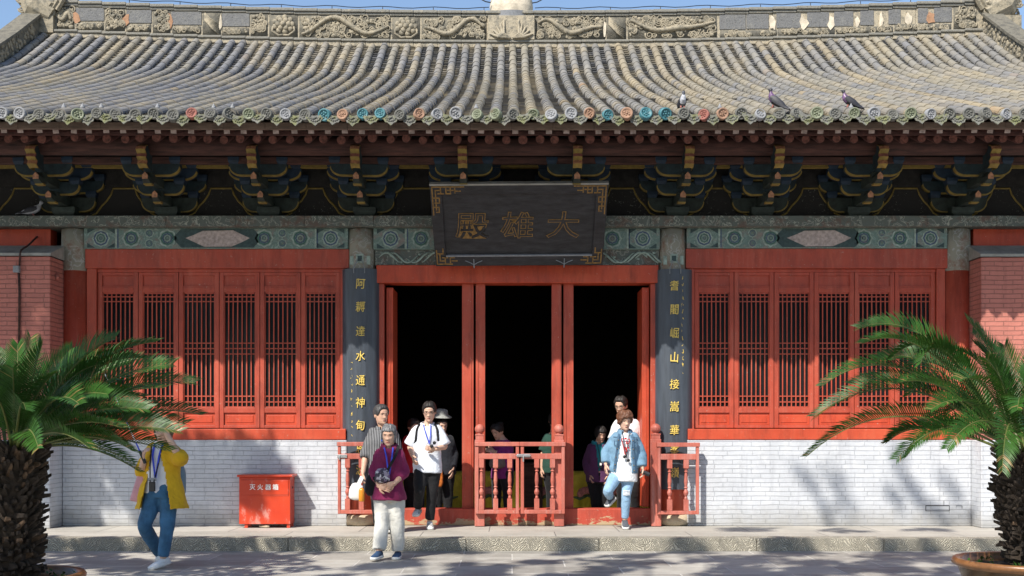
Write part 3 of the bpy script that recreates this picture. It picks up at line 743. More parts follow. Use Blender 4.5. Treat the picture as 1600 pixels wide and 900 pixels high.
def carve(px0, px1, style, seed, zlo=.02, zhi=.47):
    r2 = random.Random(seed); x0, x1 = XX(px0, YR), XX(px1, YR); g = MB(); d = rz((x0 + x1) / 2); z0, z1 = 9.03 + d + zlo, 9.03 + d + zhi; y = YR - .012
    w = x1 - x0; h = z1 - z0
    if style == 'plain':
        g.box(x0, x1, YR - .014, YR + .01, z0, z1); g.build('grey_slab', [M['slate']], RIDGE, bevel=.006); return
    g.mi = 1; g.box(x0 + .01, x1 - .01, YR - .006, YR + .01, z0, z1); g.mi = 0
    if style == 'lotus':
        c = ((x0 + x1) / 2, y, z0 + h * .55)
        for ring, (n, rr_) in enumerate(((9, .17), (6, .1))):
            for k in range(n):
                a = 2 * PI * k / n; g.ball((c[0] + rr_ * math.cos(a), y - .02 * ring, c[2] + rr_ * .8 * math.sin(a)), .058, 7, 5, sy=.6)
        g.ball((c[0], y - .03, c[2]), .06, 8, 5)
        for s in (-1, 1): g.tube([(c[0], y, z0 + .04), (c[0] + s * .1, y, z0 + .03), (c[0] + s * .22, y, z0 + .12), (c[0] + s * .2, y, z0 + .2)], .025, 5)
    elif style == 'leaf':
        for k in range(6):
            t = k / 5; g.tube([(x0 + .05, y, z1 - .03 - .3 * t * .4), (x0 + w * .4 + .06 * t, y - .02, z1 - h * (.3 + .45 * t)), (x1 - .05, y, z1 - h * (.55 + .4 * t))], .02, 5)
    else:
        if style == 'dragon':
            n = max(20, int(w * 22)); ph = r2.uniform(0, 6); q2 = r2.uniform(2.3, 3.4)
            g.tube([(x0 + .06 + (w - .12) * i / n, y - .02, (z0 + z1) / 2 + h * (.24 * math.sin(ph + q2 * i / n * 2.4) + .14 * math.sin(ph * 2 + 9.5 * i / n))) for i in range(n + 1)], [.022 + .026 * math.sin(PI * i / n) + .006 * (i % 2) for i in range(n + 1)], 7)
            m = 4 + int(w * 6)
            for k in range(m):
                a, b = x0 + .08 + (w - .16) * r2.random(), z0 + .06 + (h - .12) * r2.random()
                if k % 3 == 0:
                    for q in (.085, .05): spiral(g, a, b, q, y, 1.0, 1, .016)
                    g.ball((a, y - .01, b), .025, 6, 4)
                else: spiral(g, a, b, r2.uniform(.05, .09), y, 1.7, r2.choice((-1, 1)))
        k = 0; m = int(w * h * 150) + 6
        for k in range(m):
            a, b = x0 + .05 + (w - .1) * r2.random(), z0 + .04 + (h - .08) * r2.random()
            if r2.random() < .55: spiral(g, a, b, r2.uniform(.035, min(.085, h * .4)), y, 1.5, r2.choice((-1, 1)), .018)
            else: g.ball((a, y, b), r2.uniform(.02, .045), 6, 4, sy=.7, sx=r2.uniform(.7, 1.5))
    g.build('carved_panel', [M['carved'], M['carve_ground']], RIDGE, smooth=True)
for i, (a, b) in enumerate(((118, 163), (198, 237), (268, 315), (347, 390))):
    carve(a, b, 'plain', i, .20, .455); carve(a, b, 'scroll', 20 + i, .03, .17)
for i, (a, b, s) in enumerate(((88, 117, 'dragon'), (164, 196, 'scroll'), (238, 267, 'scroll'), (316, 346, 'leaf'), (391, 419, 'scroll'), (420, 466, 'lotus'), (467, 611, 'dragon'), (612, 657, 'lotus'), (658, 761, 'dragon'),
                               (836, 946, 'dragon'), (947, 979, 'leaf'), (980, 1121, 'dragon'), (1489, 1526, 'scroll'))): carve(a, b, s, 40 + i)
for i, (a, b) in enumerate(((1124, 1165), (1166, 1201), (1213, 1251), (1261, 1295), (1303, 1333), (1344, 1365), (1388, 1407), (1434, 1450), (1459, 1487))):
    carve(a, b, 'plain', i, .17, .46)
for i in range(4): carve(1124 + i * 91, 1124 + i * 91 + 90, 'scroll', 80 + i, .0, .15)
g = MB(); rr = random.Random(9)                            # broken render patches on the ridge
for px in (1207, 1256, 1299, 1339, 1376, 1420, 1454, 197, 266, 345, 120, 1065, 945):
    x = XX(px, YR); d = rz(x); g.mi = rr.choice((0, 0, 1)); w = rr.uniform(.04, .12)
    z0 = 9.06 + d; pts = []
    for k in range(9):
        a = 2 * PI * k / 9; pts.append((x + w * rr.uniform(.6, 1.3) * math.cos(a), z0 + .22 + .2 * rr.uniform(.6, 1.1) * math.sin(a)))
    g.prism([(x + (a - x) * .8, z0 + .22 + (b - z0 - .22) * rr.uniform(.5, 1.)) for a, b in pts], YR - .021, YR)
g.build('broken_render', [M['plaster'], M['rust']], RIDGE)
g = MB(); xc = XX(799, 22.2)                               # round vase at the middle of the ridge
zc = ZZ(5, 22.2)
rows = []
for i in range(13):
    a = -PI / 2 + PI * i / 12; r = .425 * max(math.cos(a), .03)
    rows.append([(xc + r * math.cos(2 * PI * j / 24), 22.45 + .62 * r * math.sin(2 * PI * j / 24), zc + .48 * math.sin(a)) for j in range(24)])
for i in range(12):
    g.mi = 1 if i < 5 else 0; g.grid(rows[i:i + 2], True)
g.mi = 0; g.lathe([(.2, zc + .45), (.14, zc + .55), (.2, zc + .7), (.05, zc + .95)], xc, 22.45, 14)
v = g.build('ridge_vase', [M['plaster'], M['disc_pale']], RIDGE, smooth=True)
g = MB(); g.box(xc - .45, xc + .45, YR - .09, YR + .2, 9.03, 9.5)
for s in (-1, 1):
    for k in range(5):
        t = k / 4; g.tube([(xc + s * .02, YR - .10, 9.06), (xc + s * (.15 + .1 * (1 - t)), YR - .13, 9.07 + .06 * t), (xc + s * (.42 - .28 * t), YR - .10, 9.14 + .27 * t)], [.02, .035, .02], 6)
g.build('lotus_base', [M['ridge']], v, bevel=.01)
g = MB()
for s, dz, l in ((-1, .05, .2), (1, .04, .2), (1, .16, .16), (-1, .2, .12)):
    g.tube([(xc + s * .40, 22.3, zc + dz), (xc + s * (.40 + l * .5), 22.28, zc + dz + .01), (xc + s * (.40 + l), 22.3, zc + dz + .07)], .011, 5)
g.build('iron_rod', [M['black']], v)
for s, px in ((-1, 62), (1, 1562)):                        # dragon mouth finials and the short gable ridges
    x = XX(px, 22.4); d = rz(x); g = MB(); z0 = 9.03 + d
    g.box(x - .34, x + .34, YR - .1, YR + .5, z0 - .1, z0 + .22)
    g.tube([(x - s * .3, 22.4, z0 + .25), (x + s * .05, 22.4, z0 + .45), (x + s * .25, 22.4, z0 + .8), (x + s * .1, 22.4, z0 + 1.2), (x - s * .2, 22.4, z0 + 1.25)], [.24, .3, .26, .17, .06], 10)
    r2 = random.Random(px)
    for k in range(26): spiral(g, x + r2.uniform(-.3, .3), z0 + r2.uniform(.2, .9), r2.uniform(.06, .12), YR - .02 + r2.uniform(-.06, .1), 1.5, r2.choice((-1, 1)), .028)
    for k in range(4): g.tube([(x - s * (.1 + .1 * k), YR - .05, z0 + .35), (x - s * (.2 + .12 * k), YR - .1, z0 + .42 + .05 * k), (x - s * (.34 + .05 * k), YR - .08, z0 + .38 + .08 * k)], [.05, .05, .02], 6)
    part(g, 'ridge_finial', [M['carved']], smooth=False)
    g = MB(); X0 = s * 9.3 + (0 if s < 0 else .0)
    st = []
    for i in range(20):
        q = LEN - 4.6 * i / 19; b = roofpt(X0, q); n = prof(q)[2]; st.append((b, n))
    rows = []
    for b, n in st: rows.append([b + V((-.15, 0, 0)), b + V((-.15, 0, 0)) + n * .34, b + V((-.19, 0, 0)) + n * .35, b + V((-.19, 0, 0)) + n * .40, b + V((.19, 0, 0)) + n * .40, b + V((.19, 0, 0)) + n * .35, b + V((.15, 0, 0)) + n * .34, b + V((.15, 0, 0))])
    g.grid(rows, True, True, True)
    xi = X0 - s * .155
    g.mi = 1
    for i in range(170):
        b, n = st[r2.randrange(0, 20)]; q = r2.uniform(.05, .31)
        g.ball(V((xi if s > 0 else X0 + .155, b.y + r2.uniform(-.12, .12), b.z)) + n * q, r2.uniform(.02, .055), 6, 4, sx=.5, sy=r2.uniform(.6, 1.6))
    part(g, 'gable_ridge', [M['carve_ground'], M['carved']])

# lightning wire along the ridge
W = thing('ridge_wire', (0, 22.5, 9.6), 'thin dark lightning wire on short pins along the roof ridge', 'wire')
def wz(x): return 9.615 + rz(x) + .13
for a, b in ((-9.0, -.45), (.45, 8.9)):
    g = MB(); g.tube([(a + (b - a) * i / 40, 22.5, wz(a + (b - a) * i / 40) + .015 * math.sin(i * 1.3)) for i in range(41)], .008, 5); g.build('wire', [M['black']], W)
    n = 9
    for i in range(n):
        x = a + .5 + (b - a - .6) * i / (n - 1); g = MB(); g.tube([(x, 22.5, 9.6 + rz(x)), (x, 22.5, wz(x))], .008, 5); g.build('pin', [M['black']], W)
# ------------------------------------------------------------------ plaque over the door
PL = thing('plaque', P(811, 415, 15.62), 'black lacquered name plaque with gold characters hanging tilted above the doorway', 'plaque')
tl, tr, bl, br_ = P(671, 287, 15.02), P(951, 285, 15.02), P(681, 415, 15.66), P(941, 413, 15.66)
nrm = ((tr - tl).cross(bl - tl)).normalized()
if nrm.y > 0: nrm = -nrm
def plq(u, v, h=0.):                                      # u right 0..1, v up 0..1
    return (bl * (1 - u) + br_ * u) * (1 - v) + (tl * (1 - u) + tr * u) * v + nrm * h
def pbox(g, u0, u1, v0, v1, h0, h1):
    b = len(g.v)
    g.v += [tuple(plq(u, v, h)) for h in (h0, h1) for u, v in ((u0, v0), (u1, v0), (u1, v1), (u0, v1))]
    for q in ((0, 3, 2, 1), (4, 5, 6, 7), (0, 1, 5, 4), (1, 2, 6, 5), (2, 3, 7, 6), (3, 0, 4, 7)): g.face([b + i for i in q])
g = MB(); pbox(g, 0.03, .97, .05, .95, -.03, .0); g.build('board', [M['plaque']], PL)
g = MB(); bw, bh = .066, .125
for a in ((0, 1, 1 - bh, 1), (0, 1, 0, bh), (0, bw, bh, 1 - bh), (1 - bw, 1, bh, 1 - bh)): pbox(g, *a, -.05, .028)
fr = g.build('frame', [M['plaque']], PL, bevel=.01)
g = MB(); pbox(g, bw, 1 - bw, bh - .004, bh + .012, .001, .034); g.build('frame_lip', [M['disc_pale']], fr)
g = MB(); pbox(g, 0, 1, .985, 1.004, -.05, .033); g.build('frame_top_strip', [M['coping']], fr)  # thin grey strip along the top edge of the frame
g = MB()                                                   # key pattern corners, in gold lines
def line(u0, v0, u1, v1, t=.0035):
    if abs(u1 - u0) > abs(v1 - v0): pbox(g, min(u0, u1) - t, max(u0, u1) + t, v0 - t * 2, v0 + t * 2, .0285, .032)
    else: pbox(g, u0 - t, u0 + t, min(v0, v1) - t * 2, max(v0, v1) + t * 2, .0285, .032)
def key(cu, cv, su, sv, full):
    Q = [((.012, .03), (.19 if full else .1, .03)), ((.012, .03), (.012, .36 if full else .2)), ((.03, .07), (.03, .3 if full else .16)), ((.03, .07), (.06, .07)), ((.06, .03), (.06, .11)), ((.045, .11), (.075, .11)),
         ((.09, .05), (.09, .11)), ((.09, .11), (.115, .11)), ((.115, .03), (.115, .09)), ((.10, .07), (.13, .07)), ((.14, .05), (.14, .10)), ((.14, .08), (.17, .08)), ((.012, .16), (.05, .16)), ((.05, .16), (.05, .22)), ((.025, .22), (.05, .22)), ((.012, .27), (.045, .27)), ((.045, .27), (.045, .33)), ((.03, .33), (.045, .33))]
    for (a, b), (c, d) in Q:
        if not full and (a > .11 or b > .2): continue
        line(cu + su * a, cv + sv * b, cu + su * c, cv + sv * d)
for kk in ((0, 1, 1, -1, True), (1, 1, -1, -1, True), (0, 0, 1, 1, False), (1, 0, -1, 1, False)):
    g = MB(); key(*kk); g.build('key_pattern', [M['gold_old']], fr)
r_, u_ = (br_ - bl).normalized(), (tl - bl).normalized()
for ch, px in (('殿', 738), ('雄', 809), ('大', 880)):
    u = (px - 676) / 270; c = plq(u, .50, .004)
    g = MB(); g.mi = 0; write(g, ch, c, .40, r_, nrm.cross(r_), .004, .014, 1.15, .05, .02)
    g.mi = 1; write(g, ch, c + nrm * .004, .40, r_, nrm.cross(r_), .004, -.010, 1.15, .05, .02)
    g.build('gold_character', [M['gold_old'], M['plaque']], PL)
for u in (.23, .77):
    g = MB(); g.tube([plq(u, .09, .03), plq(u, .02, .036), plq(u, -.02, .034)], .008, 6)
    g.tube([plq(u - .05, .07, .03), plq(u - .02, .045, .034), plq(u, .02, .034), plq(u + .02, .045, .034), plq(u + .05, .07, .03)], .006, 5)
    g.build('hook', [M['iron']], PL)

# ------------------------------------------------------------------ couplet boards on the two door columns
def couplet(cx, rad, ztop, zbot, text, pxt, ys, marks, name_label, side):
    T = thing('couplet_board', (cx, 15.8, zbot), name_label, 'couplet board', 'couplet boards on the door columns')
    g = MB(); n = 20; a0 = PI * .47; half = .262
    def ring(z, r): return [(cx + half * math.sin(-a0 + 2 * a0 * j / n) / math.sin(a0), 16.02 - r * math.cos((-a0 + 2 * a0 * j / n) * .86) + .012, z) for j in range(n + 1)]
    g.grid([ring(zbot, rad), ring(ztop, rad)]); g.grid([ring(ztop, rad), ring(ztop, rad - .03)]); g.grid([ring(zbot, rad - .03), ring(zbot, rad)])
    g.grid([ring(ztop, rad - .03), ring(zbot, rad - .03)])
    g.build('board', [M['lacquer']], T, smooth=True)
    for ch, y in zip(text, ys):
        Y = 16.02 - rad - .004; c = P(pxt, y, Y); s = .152
        g = MB(); write(g, ch, V((c.x, 16.02 - rad + .006, c.z)), s, depth=.008, off=.0, sx=.88, shear=.07, wob=.045)
        g.build('gold_character', [M['gold']], T)
    r2 = random.Random(int(pxt)); g = MB()
    px, y0, y1, k = marks
    for i in range(k):                                        # small running hand signature, a few strokes each
        c = P(px + r2.uniform(-.6, .6), y0 + (y1 - y0) * i / (k - 1), 15.8); dx = c.x - cx
        yy = 16.02 - math.sqrt(max(rad ** 2 - dx * dx, .01)) + .012
        for q in range(3):
            a = (c.x + r2.uniform(-.018, .018), yy - .005, c.z + r2.uniform(-.018, .03)); b = (c.x + r2.uniform(-.018, .018), yy - .005, c.z + r2.uniform(-.035, .0))
            g.tube([a, ((a[0] + b[0]) / 2 + r2.uniform(-.006, .006), yy - .006, (a[2] + b[2]) / 2), b], .0032, 4)
    g.build('small_script', [M['gold']], T)
    g = MB()
    for s in (-1, 1): g.tube([(cx + s * .075, 16.02 - rad - .004, ztop - .07), (cx + s * .075, 16.02 - rad - .012, ztop + .0), (cx + s * .03, 15.80, ztop + .12)], .006, 5)
    g.build('wire_hanger', [M['iron']], T)
couplet(-2.10, .25, ZZ(419, 15.78), ZZ(768, 15.78), '阿耨達水通神甸恩波', 563, (443, 479, 517, 556, 594, 629, 664, 700, 734), (550.5, 566, 680, 11), 'blue black couplet board on the column left of the doorway, above the striped shirt man', 0)
couplet(2.245, .25, ZZ(420, 15.78), ZZ(765, 15.78), '耆闍崛山接嵩華峯嶺', 1054, (446, 483, 520, 558, 600, 635, 672, 704, 738), (1066, 434, 580, 15), 'blue black couplet board on the column right of the doorway, beside the denim jacket woman', 1)

# ------------------------------------------------------------------ balustrades
def lathe_baluster(g, x, y, z0, z1, w=.034):
    h = z1 - z0; q = w * .9
    g.box(x - w, x + w, y - w, y + w, z0, z0 + h * .22); g.box(x - w, x + w, y - w, y + w, z1 - h * .17, z1)
    a, b = z0 + h * .221, z1 - h * .151; H = b - a
    g.lathe([(q * .7, a), (q * .75, a + .02), (q * .5, a + .04), (q * 1.0, a + H * .16), (q * 1.15, a + H * .22), (q * .8, a + H * .29), (q * .5, a + H * .33), (q * .95, a + H * .36), (q * .6, a + H * .40),
             (q * .9, a + H * .55), (q * .72, a + H * .75), (q * .5, a + H * .84), (q * .95, a + H * .87), (q * .5, a + H * .9), (q * .9, b - .02), (q * .6, b)], x, y, 12)
def post(T, x, y, w, z1, zb, name='post', ball=True):
    g = MB(); g.box(x - w, x + w, y - w, y + w, zb, z1); o = g.build(name, [M['red_rail']], T, bevel=.008)
    if ball:
        g = MB(); g.box(x - w * .82, x + w * .82, y - w * .82, y + w * .82, z1 + .001, z1 + .055); g.box(x - w * .9, x + w * .9, y - w * .9, y + w * .9, z1 + .0555, z1 + .075)
        g.lathe([(w * .6, z1 + .075), (w * .45, z1 + .09)], x, y, 12); g.ball((x, y, z1 + .145), .068, 16, 10); g.build('finial', [M['red_rail']], o, smooth=False, bevel=.003)
    return o
def leaf(T, x0, x1, y, zs, bal, st=.045, name='gate_leaf'):
    """zs = (bottom rail lo, hi, mid lo, hi, top lo, hi)"""
    g = MB(); d = .032
    g.box(x0, x0 + st, y - d, y + d, zs[0], zs[4] - .001); g.box(x1 - st, x1, y - d, y + d, zs[0], zs[4] - .001)
    g.box(x0 - .01, x1 + .01, y - d - .012, y + d + .012, zs[4], zs[5])
    g.box(x0 + st, x1 - st, y - d + .004, y + d - .004, zs[2], zs[3]); g.box(x0 + st, x1 - st, y - d, y + d, zs[0], zs[1])
    o = g.build(name, [M['red_rail']], T, bevel=.006)
    for x in bal:
        g = MB(); lathe_baluster(g, x, y, zs[1], zs[2]); g.build('baluster', [M['red_rail']], o, bevel=.003)
    return o
YG = 15.72
z6 = [ZZ(y, YG) for y in (802, 796, 717, 708.5, 697, 690.5)]
T = thing('low_gate', (XX(812, YG), YG, .15), 'red wooden double gate with turned balusters and metal bolt in the middle of the doorway', 'gate')
for px in (749.5, 873.5): post(T, XX(px, YG), YG + .03, .068, ZZ(687, YG), .156)
x = lambda p: XX(p, YG)
leaf(T, x(743), x(811), YG - .07, z6, [x(752.5), x(774.5), x(796.5)])
leaf(T, x(813.5), x(882), YG - .07, z6, [x(838.5), x(863)])
g = MB(); zz = ZZ(711.5, YG); yb = YG - .117
g.box(x(807.5), x(818), yb, yb + .012, zz - .02, zz + .02); g.box(x(816), x(828), yb, yb + .012, zz - .022, zz + .022)
g.tube([(x(806), yb - .008, zz), (x(829), yb - .008, zz)], .008, 6); g.tube([(x(817.5), yb - .01, zz - .005), (x(817.5), yb - .012, zz - .085)], .013, 6)
g.build('bolt', [M['metal']], T, bevel=.003)
T = thing('balustrade', (x(1054), YG, .15), 'red balustrade with ball topped post standing right of the doorway, before the couplet column', 'balustrade', 'balustrades beside the door columns')
post(T, x(1025), YG + .03, .068, ZZ(686, YG), .156)
z6b = [ZZ(y, YG) for y in (803, 797.5, 718, 709, 698, 691.5)]
leaf(T, x(1026), x(1090.5), YG - .075, z6b, [x(1045), x(1070.5)], .04, 'panel')
T = thing('balustrade', (x(560), YG, .15), 'red balustrade with metal latch left of the doorway, partly hidden by striped shirt man', 'balustrade', 'balustrades beside the door columns')
post(T, x(598), YG + .03, .068, ZZ(686, YG), .156)
leaf(T, x(529.5), x(598), YG - .075, z6, [x(544.5), x(566)], .04, 'panel')
g = MB(); g.box(x(529), x(544), YG - .118, YG - .108, ZZ(715, YG), ZZ(710, YG)); g.tube([(x(532.5), YG - .12, ZZ(712, YG)), (x(532.5), YG - .122, ZZ(718, YG))], .014, 6); g.build('latch', [M['metal']], T, bevel=.002)

# ------------------------------------------------------------------ extinguisher box
def box_paint():
    n = NT('scuffed_red_paint'); co = n.co('Position'); f = n.noise(co, 2.2, 4., .6); s = n.noise(n.map(co, (1.6, 1, .8)), 4.5, 6., .75)
    c = n.mix(n.ramp(f, [(.3, 0.), (.7, 1.)]), (.50, .035, .012), (.60, .06, .018))
    c = n.mix(n.ramp(s, [(.54, 0.), (.66, .75)]), c, (.62, .30, .25))
    c = n.mix(n.ramp(n.noise(co, 40., 4., .8), [(.70, 0.), (.74, .7)]), c, (.20, .10, .07))
    n.bump(s, .15, .01); return n.out(c, n.ramp(s, [(.4, .33), (.7, .55)]))
M['boxred'] = box_paint()
M['white'] = plain('white_paint', (.80, .80, .78), .5, .06, 20.)
YB = 15.47
T = thing('extinguisher_box', (XX(413, YB + .14), YB + .14, .15), 'scuffed red metal fire extinguisher box with white characters against the white brick wall', 'extinguisher box')
x = lambda p: XX(p, YB)
zt, zb = ZZ(745, YB), ZZ(819, YB)
g = MB(); g.box(x(373.5), x(453.5), YB, YB + .30, zb, zt - .004); g.build('body', [M['boxred']], T, bevel=.006)
g = MB(); g.box(x(376.5), x(451), YB - .010, YB - .001, ZZ(773, YB), ZZ(750, YB)); g.box(x(376.5), x(451), YB - .006, YB - .001, ZZ(774.6, YB), ZZ(773.4, YB)); d = g.build('door', [M['boxred']], T, bevel=.004)
g = MB(); g.box(x(371), x(457.5), YB - .035, YB + .33, zt - .002, zt + .028); g.build('lid', [M['boxred']], T, bevel=.006)
for px in (384, 450):
    for yy in (YB + .02, YB + .24):
        g = MB(); g.box(x(px) - .022, x(px) + .022, yy, yy + .04, .151, zb - .001); g.build('leg', [M['boxred']], T, bevel=.003)
g = MB(); g.box(x(453.5) + .001, x(453.5) + .008, YB + .13, YB + .16, ZZ(764, YB), ZZ(761, YB)); g.build('latch_slot', [M['black']], T)
for ch, px in zip('灭火器箱', (394.5, 406.5, 419, 430.5)):
    g = MB(); write(g, ch, P(px, 761, YB - .0125), .083, depth=.002, off=.012); g.build('white_character', [M['white']], d)
T = thing('mop_stick', (XX(420, 15.6), 15.6, .17), 'short pale wooden stick lying under the red extinguisher box', 'stick')
g = MB(); g.tube([(XX(405, 15.52), 15.52, .172), (XX(417, 15.5), 15.5, .17), (XX(421, 15.5), 15.5, .168)], [.012, .018, .014], 7); g.build('stick', [M['stone_plinth']], T, smooth=True)

# ------------------------------------------------------------------ conduit and junction box on the left wing wall
T = thing('junction_box', (XX(28, 15.4), 15.37, ZZ(421, 15.4)), 'small grey junction box with brown conduit on the left red brick wall', 'junction box')
g = MB(); c = P(27, 421, 15.39); g.box(c.x - .04, c.x + .04, 15.34, 15.40, c.z - .045, c.z + .045); g.build('box', [M['disc_pale']], T, bevel=.006)
cx_ = XX(30, 15.4)
g = MB(); g.tube([(cx_, 15.385, ZZ(545, 15.4)), (cx_ + .01, 15.385, ZZ(460, 15.4)), (cx_, 15.385, ZZ(427, 15.4))], .016, 8)
g.tube([(cx_ + .01, 15.385, ZZ(415, 15.4)), (cx_ + .02, 15.38, 3.83), (XX(33, 15.4), 15.40, 3.89), (XX(44, 15.7), 15.7, 4.0), (XX(58, 15.94), 15.94, 4.16)], .013, 8); g.build('conduit', [M['red_dark']], T, smooth=True)
T = thing('alarm_bell', P(83, 431, 15.5), 'small round fixing on the side of the left red brick wall', 'wall fixing')
g = MB(); p0 = P(83, 431, 15.5); g.tube([(-6.2, 15.6, p0.z), (-6.165, 15.6, p0.z)], [.045, .035], 12); g.build('fixing', [M['red_brick']], T, smooth=True)

# ------------------------------------------------------------------ inside: altar with yellow cloth, offering box
M['ycloth'] = cloth('yellow_satin', (.78, .62, .06), .2, .55, 60.)
M['pink'] = plain('pink_embroidery', (.62, .24, .22), .7, .4, 30., .2)
M['lgreen'] = plain('green_embroidery', (.10, .16, .08), .7, .4, 30., .2)
T = thing('altar_table', (0, 18.4, .158), 'long altar table under a yellow lotus embroidered cloth inside the dark hall', 'altar table')
g = MB(); g.box(-2.4, 2.7, 17.96, 18.7, .16, .79); g.build('table', [M['red_dark']], T)
g = MB(); n = 160
rows = []
for r in range(9):
    t = r / 8; z = .80 - .60 * t
    rows.append([(-2.42 + 5.14 * j / n, 17.93 - .02 - .035 * t * (1 + math.sin(j * .9 + 2 * math.sin(j * .23))) - .01 * mnoise.noise((j * .4, t * 3, 0)), z) for j in range(n + 1)])
rows = [[(p[0], 18.72, .803) for p in rows[0]]] + rows
g.grid(rows[::-1]); cl = g.build('altar_cloth', [M['ycloth']], T, smooth=True)
for k, px in enumerate((636, 692, 765, 856, 918, 968)):
    c = P(px, 772, 17.84); g = MB()
    for j in range(7):
        a = PI * (j / 6); g.mi = 0; g.ball((c.x + .11 * math.cos(a), 17.85, c.z + .06 * math.sin(a)), .055, 8, 6, sy=.25, sz=1.1)
    g.mi = 1
    for s in (-1, 1): g.tube([(c.x, 17.85, c.z - .02), (c.x + s * .12, 17.85, c.z - .07), (c.x + s * .24, 17.85, c.z - .04)], [.02, .03, .008], 6, ell=.4)
    g.build('lotus_motif', [M['pink'], M['lgreen']], cl, smooth=True)
T = thing('offering_box', (XX(832, 17.4), 17.6, .158), 'dark red offering box inside the hall behind the gate', 'offering box')
g = MB(); a, b = XX(814, 17.4), XX(848, 17.4); g.box(a, b, 17.4, 17.8, .24, .93); g.build('body', [M['red_dark']], T, bevel=.01)
g = MB(); g.box(a - .03, b + .03, 17.37, 17.83, .931, .97); g.build('lid', [M['red_dark']], T, bevel=.008)
for sx in (a + .03, b - .03):
    g = MB(); g.box(sx - .03, sx + .03, 17.42, 17.48, .159, .239); g.build('foot', [M['red_dark']], T)

# ------------------------------------------------------------------ pigeons
M['pg_grey'] = plain('blue_grey_feathers', (.11, .115, .14), .6, .35, 30., .2)
M['pg_dark'] = plain('dark_feathers', (.025, .025, .032), .55, .4, 30., .2)
M['pg_neck'] = plain('purple_sheen_feathers', (.13, .07, .15), .35, .5, 40., .1)
M['pg_pale'] = plain('pale_grey_feathers', (.42, .43, .47), .7, .3, 30., .2)
M['pg_foot'] = plain('pink_bird_leg', (.40, .13, .10), .6, .2, 20.)
def pigeon(px, py, Y, yaw, tilt, mb, mn, label, s=1.0, upright=1.0, foot=None):
    p = P(px, py, Y) if foot is None else foot
    T = thing('pigeon', p, label, 'pigeon', 'pigeons perched on the hall', R(yaw))
    def bp(a, b, c):                                          # a forward, c up; pitch
        ca, sa = math.cos(R(tilt)), math.sin(R(tilt)); c0 = c - .10
        return V(((a * ca - c0 * sa) * s, b * s, (a * sa + c0 * ca + .10) * s))
    g = MB()
    st = [(-.30, .085, .008), (-.22, .092, .022), (-.14, .10, .045), (-.05, .105, .064), (.03, .115, .068), (.09, .135, .052), (.125, .165, .037), (.135, .195, .03), (.145, .215, .033), (.165, .222, .028), (.185, .22, .012)]
    rows = []
    for i, (a, c, r) in enumerate(st):
        d = 1.0 if i < 6 else .9
        rows.append([bp(a + (0 if i < 5 else .3 * r * math.sin(q) * -1), r * d * math.cos(q), c + r * math.sin(q) * (.35 if i < 2 else 1)) for q in (2 * PI * j / 12 for j in range(12))])
    for i in range(len(rows) - 1):
        g.mi = 1 if 4 <= i <= 6 else 0; g.grid(rows[i:i + 2], True)
    g.face(range(0, 12)); 
    o = g.build('body', [mb, mn], T, world=False, smooth=True)
    for sd in (-1, 1):
        g = MB(); rows = []
        for a, c, h in ((.08, .13, .03), (.02, .13, .055), (-.08, .115, .05), (-.18, .10, .03), (-.27, .095, .008)):
            rows.append([bp(a, sd * (.066 - (.03 if a < -.1 else 0)), c - h), bp(a, sd * (.078 - (.045 if a < -.1 else 0)), c), bp(a, sd * (.05 - (.04 if a < -.1 else 0)), c + h * .8)])
        g.grid(rows); g.build('wing', [M['pg_dark']], T, world=False, smooth=True)
        g = MB(); q = bp(-.01, sd * .03, .04); g.tube([q, (q.x + .01, sd * .032 * s, .004), (q.x + .035 * s, sd * .034 * s, .003)], [.009, .005, .004], 5); g.build('leg', [M['pg_foot']], T, world=False)
    g = MB(); g.tube([bp(.18, 0, .22), bp(.195, 0, .217), bp(.21, 0, .208)], [.008, .006, .002], 6); g.build('beak', [M['pg_dark']], T, world=False)
def onroof(px, s):
    b = roofpt(0, s); Y = b.y; x = XX(px, Y); k = min(XT, key=lambda q: abs(q - x)); return roofpt(k, s, .092)
pigeon(0, 0, 0, -80, 25, M['pg_grey'], M['pg_pale'], 'pale grey pigeon standing upright on the eave tiles, leftmost of the three roof birds', .66, foot=onroof(1067, .18))
pigeon(0, 0, 0, 152, 32, M['pg_dark'], M['pg_neck'], 'dark pigeon standing on the eave between the two other roof birds', .80, foot=onroof(1196, .22))
pigeon(0, 0, 0, 170, 26, M['pg_dark'], M['pg_neck'], 'purple necked pigeon facing left on the eave tiles, rightmost of the roof birds', .74, foot=onroof(1316, .25))
pigeon(0, 0, 0, 10, 10, M['pg_pale'], M['pg_pale'], 'pale pigeon resting under the eaves on the painted beam ledge', .8, foot=V((XX(50, 15.78), 15.82, 4.419)))
# ------------------------------------------------------------------ potted cycad palms
def leafmat(name, c, trans=.25, rough=.36):
    n = NT(name); f = n.noise(n.co('Position'), 7., 3., .6)
    col = n.ramp(f, [(.3, sc(c, .65)), (.7, sc(c, 1.35))]); m = n.out(col, rough, spec=.25)
    t = n.n('ShaderNodeBsdfTranslucent', {'Color': n.mix(.5, col, (.10, .16, .02))}); mx = n.n('ShaderNodeMixShader', {0: trans, 1: n.b.outputs[0], 2: t.outputs[0]})
    n.t.links.new(mx.outputs[0], n.t.nodes['Material Output'].inputs['Surface']); return m
M['frond'] = leafmat('cycad_leaf', (.034, .100, .016), .22, .42); M['frond_dry'] = leafmat('dry_cycad_leaf', (.24, .17, .06)); M['rachis'] = plain('leaf_stalk', (.11, .13, .035), .5, .3, 20.)
M['stub'] = plain('cycad_leaf_base', (.038, .027, .019), .9, .6, 30., .6); M['stub_tan'] = plain('tan_leaf_base', (.12, .075, .045), .9, .5, 30., .6)
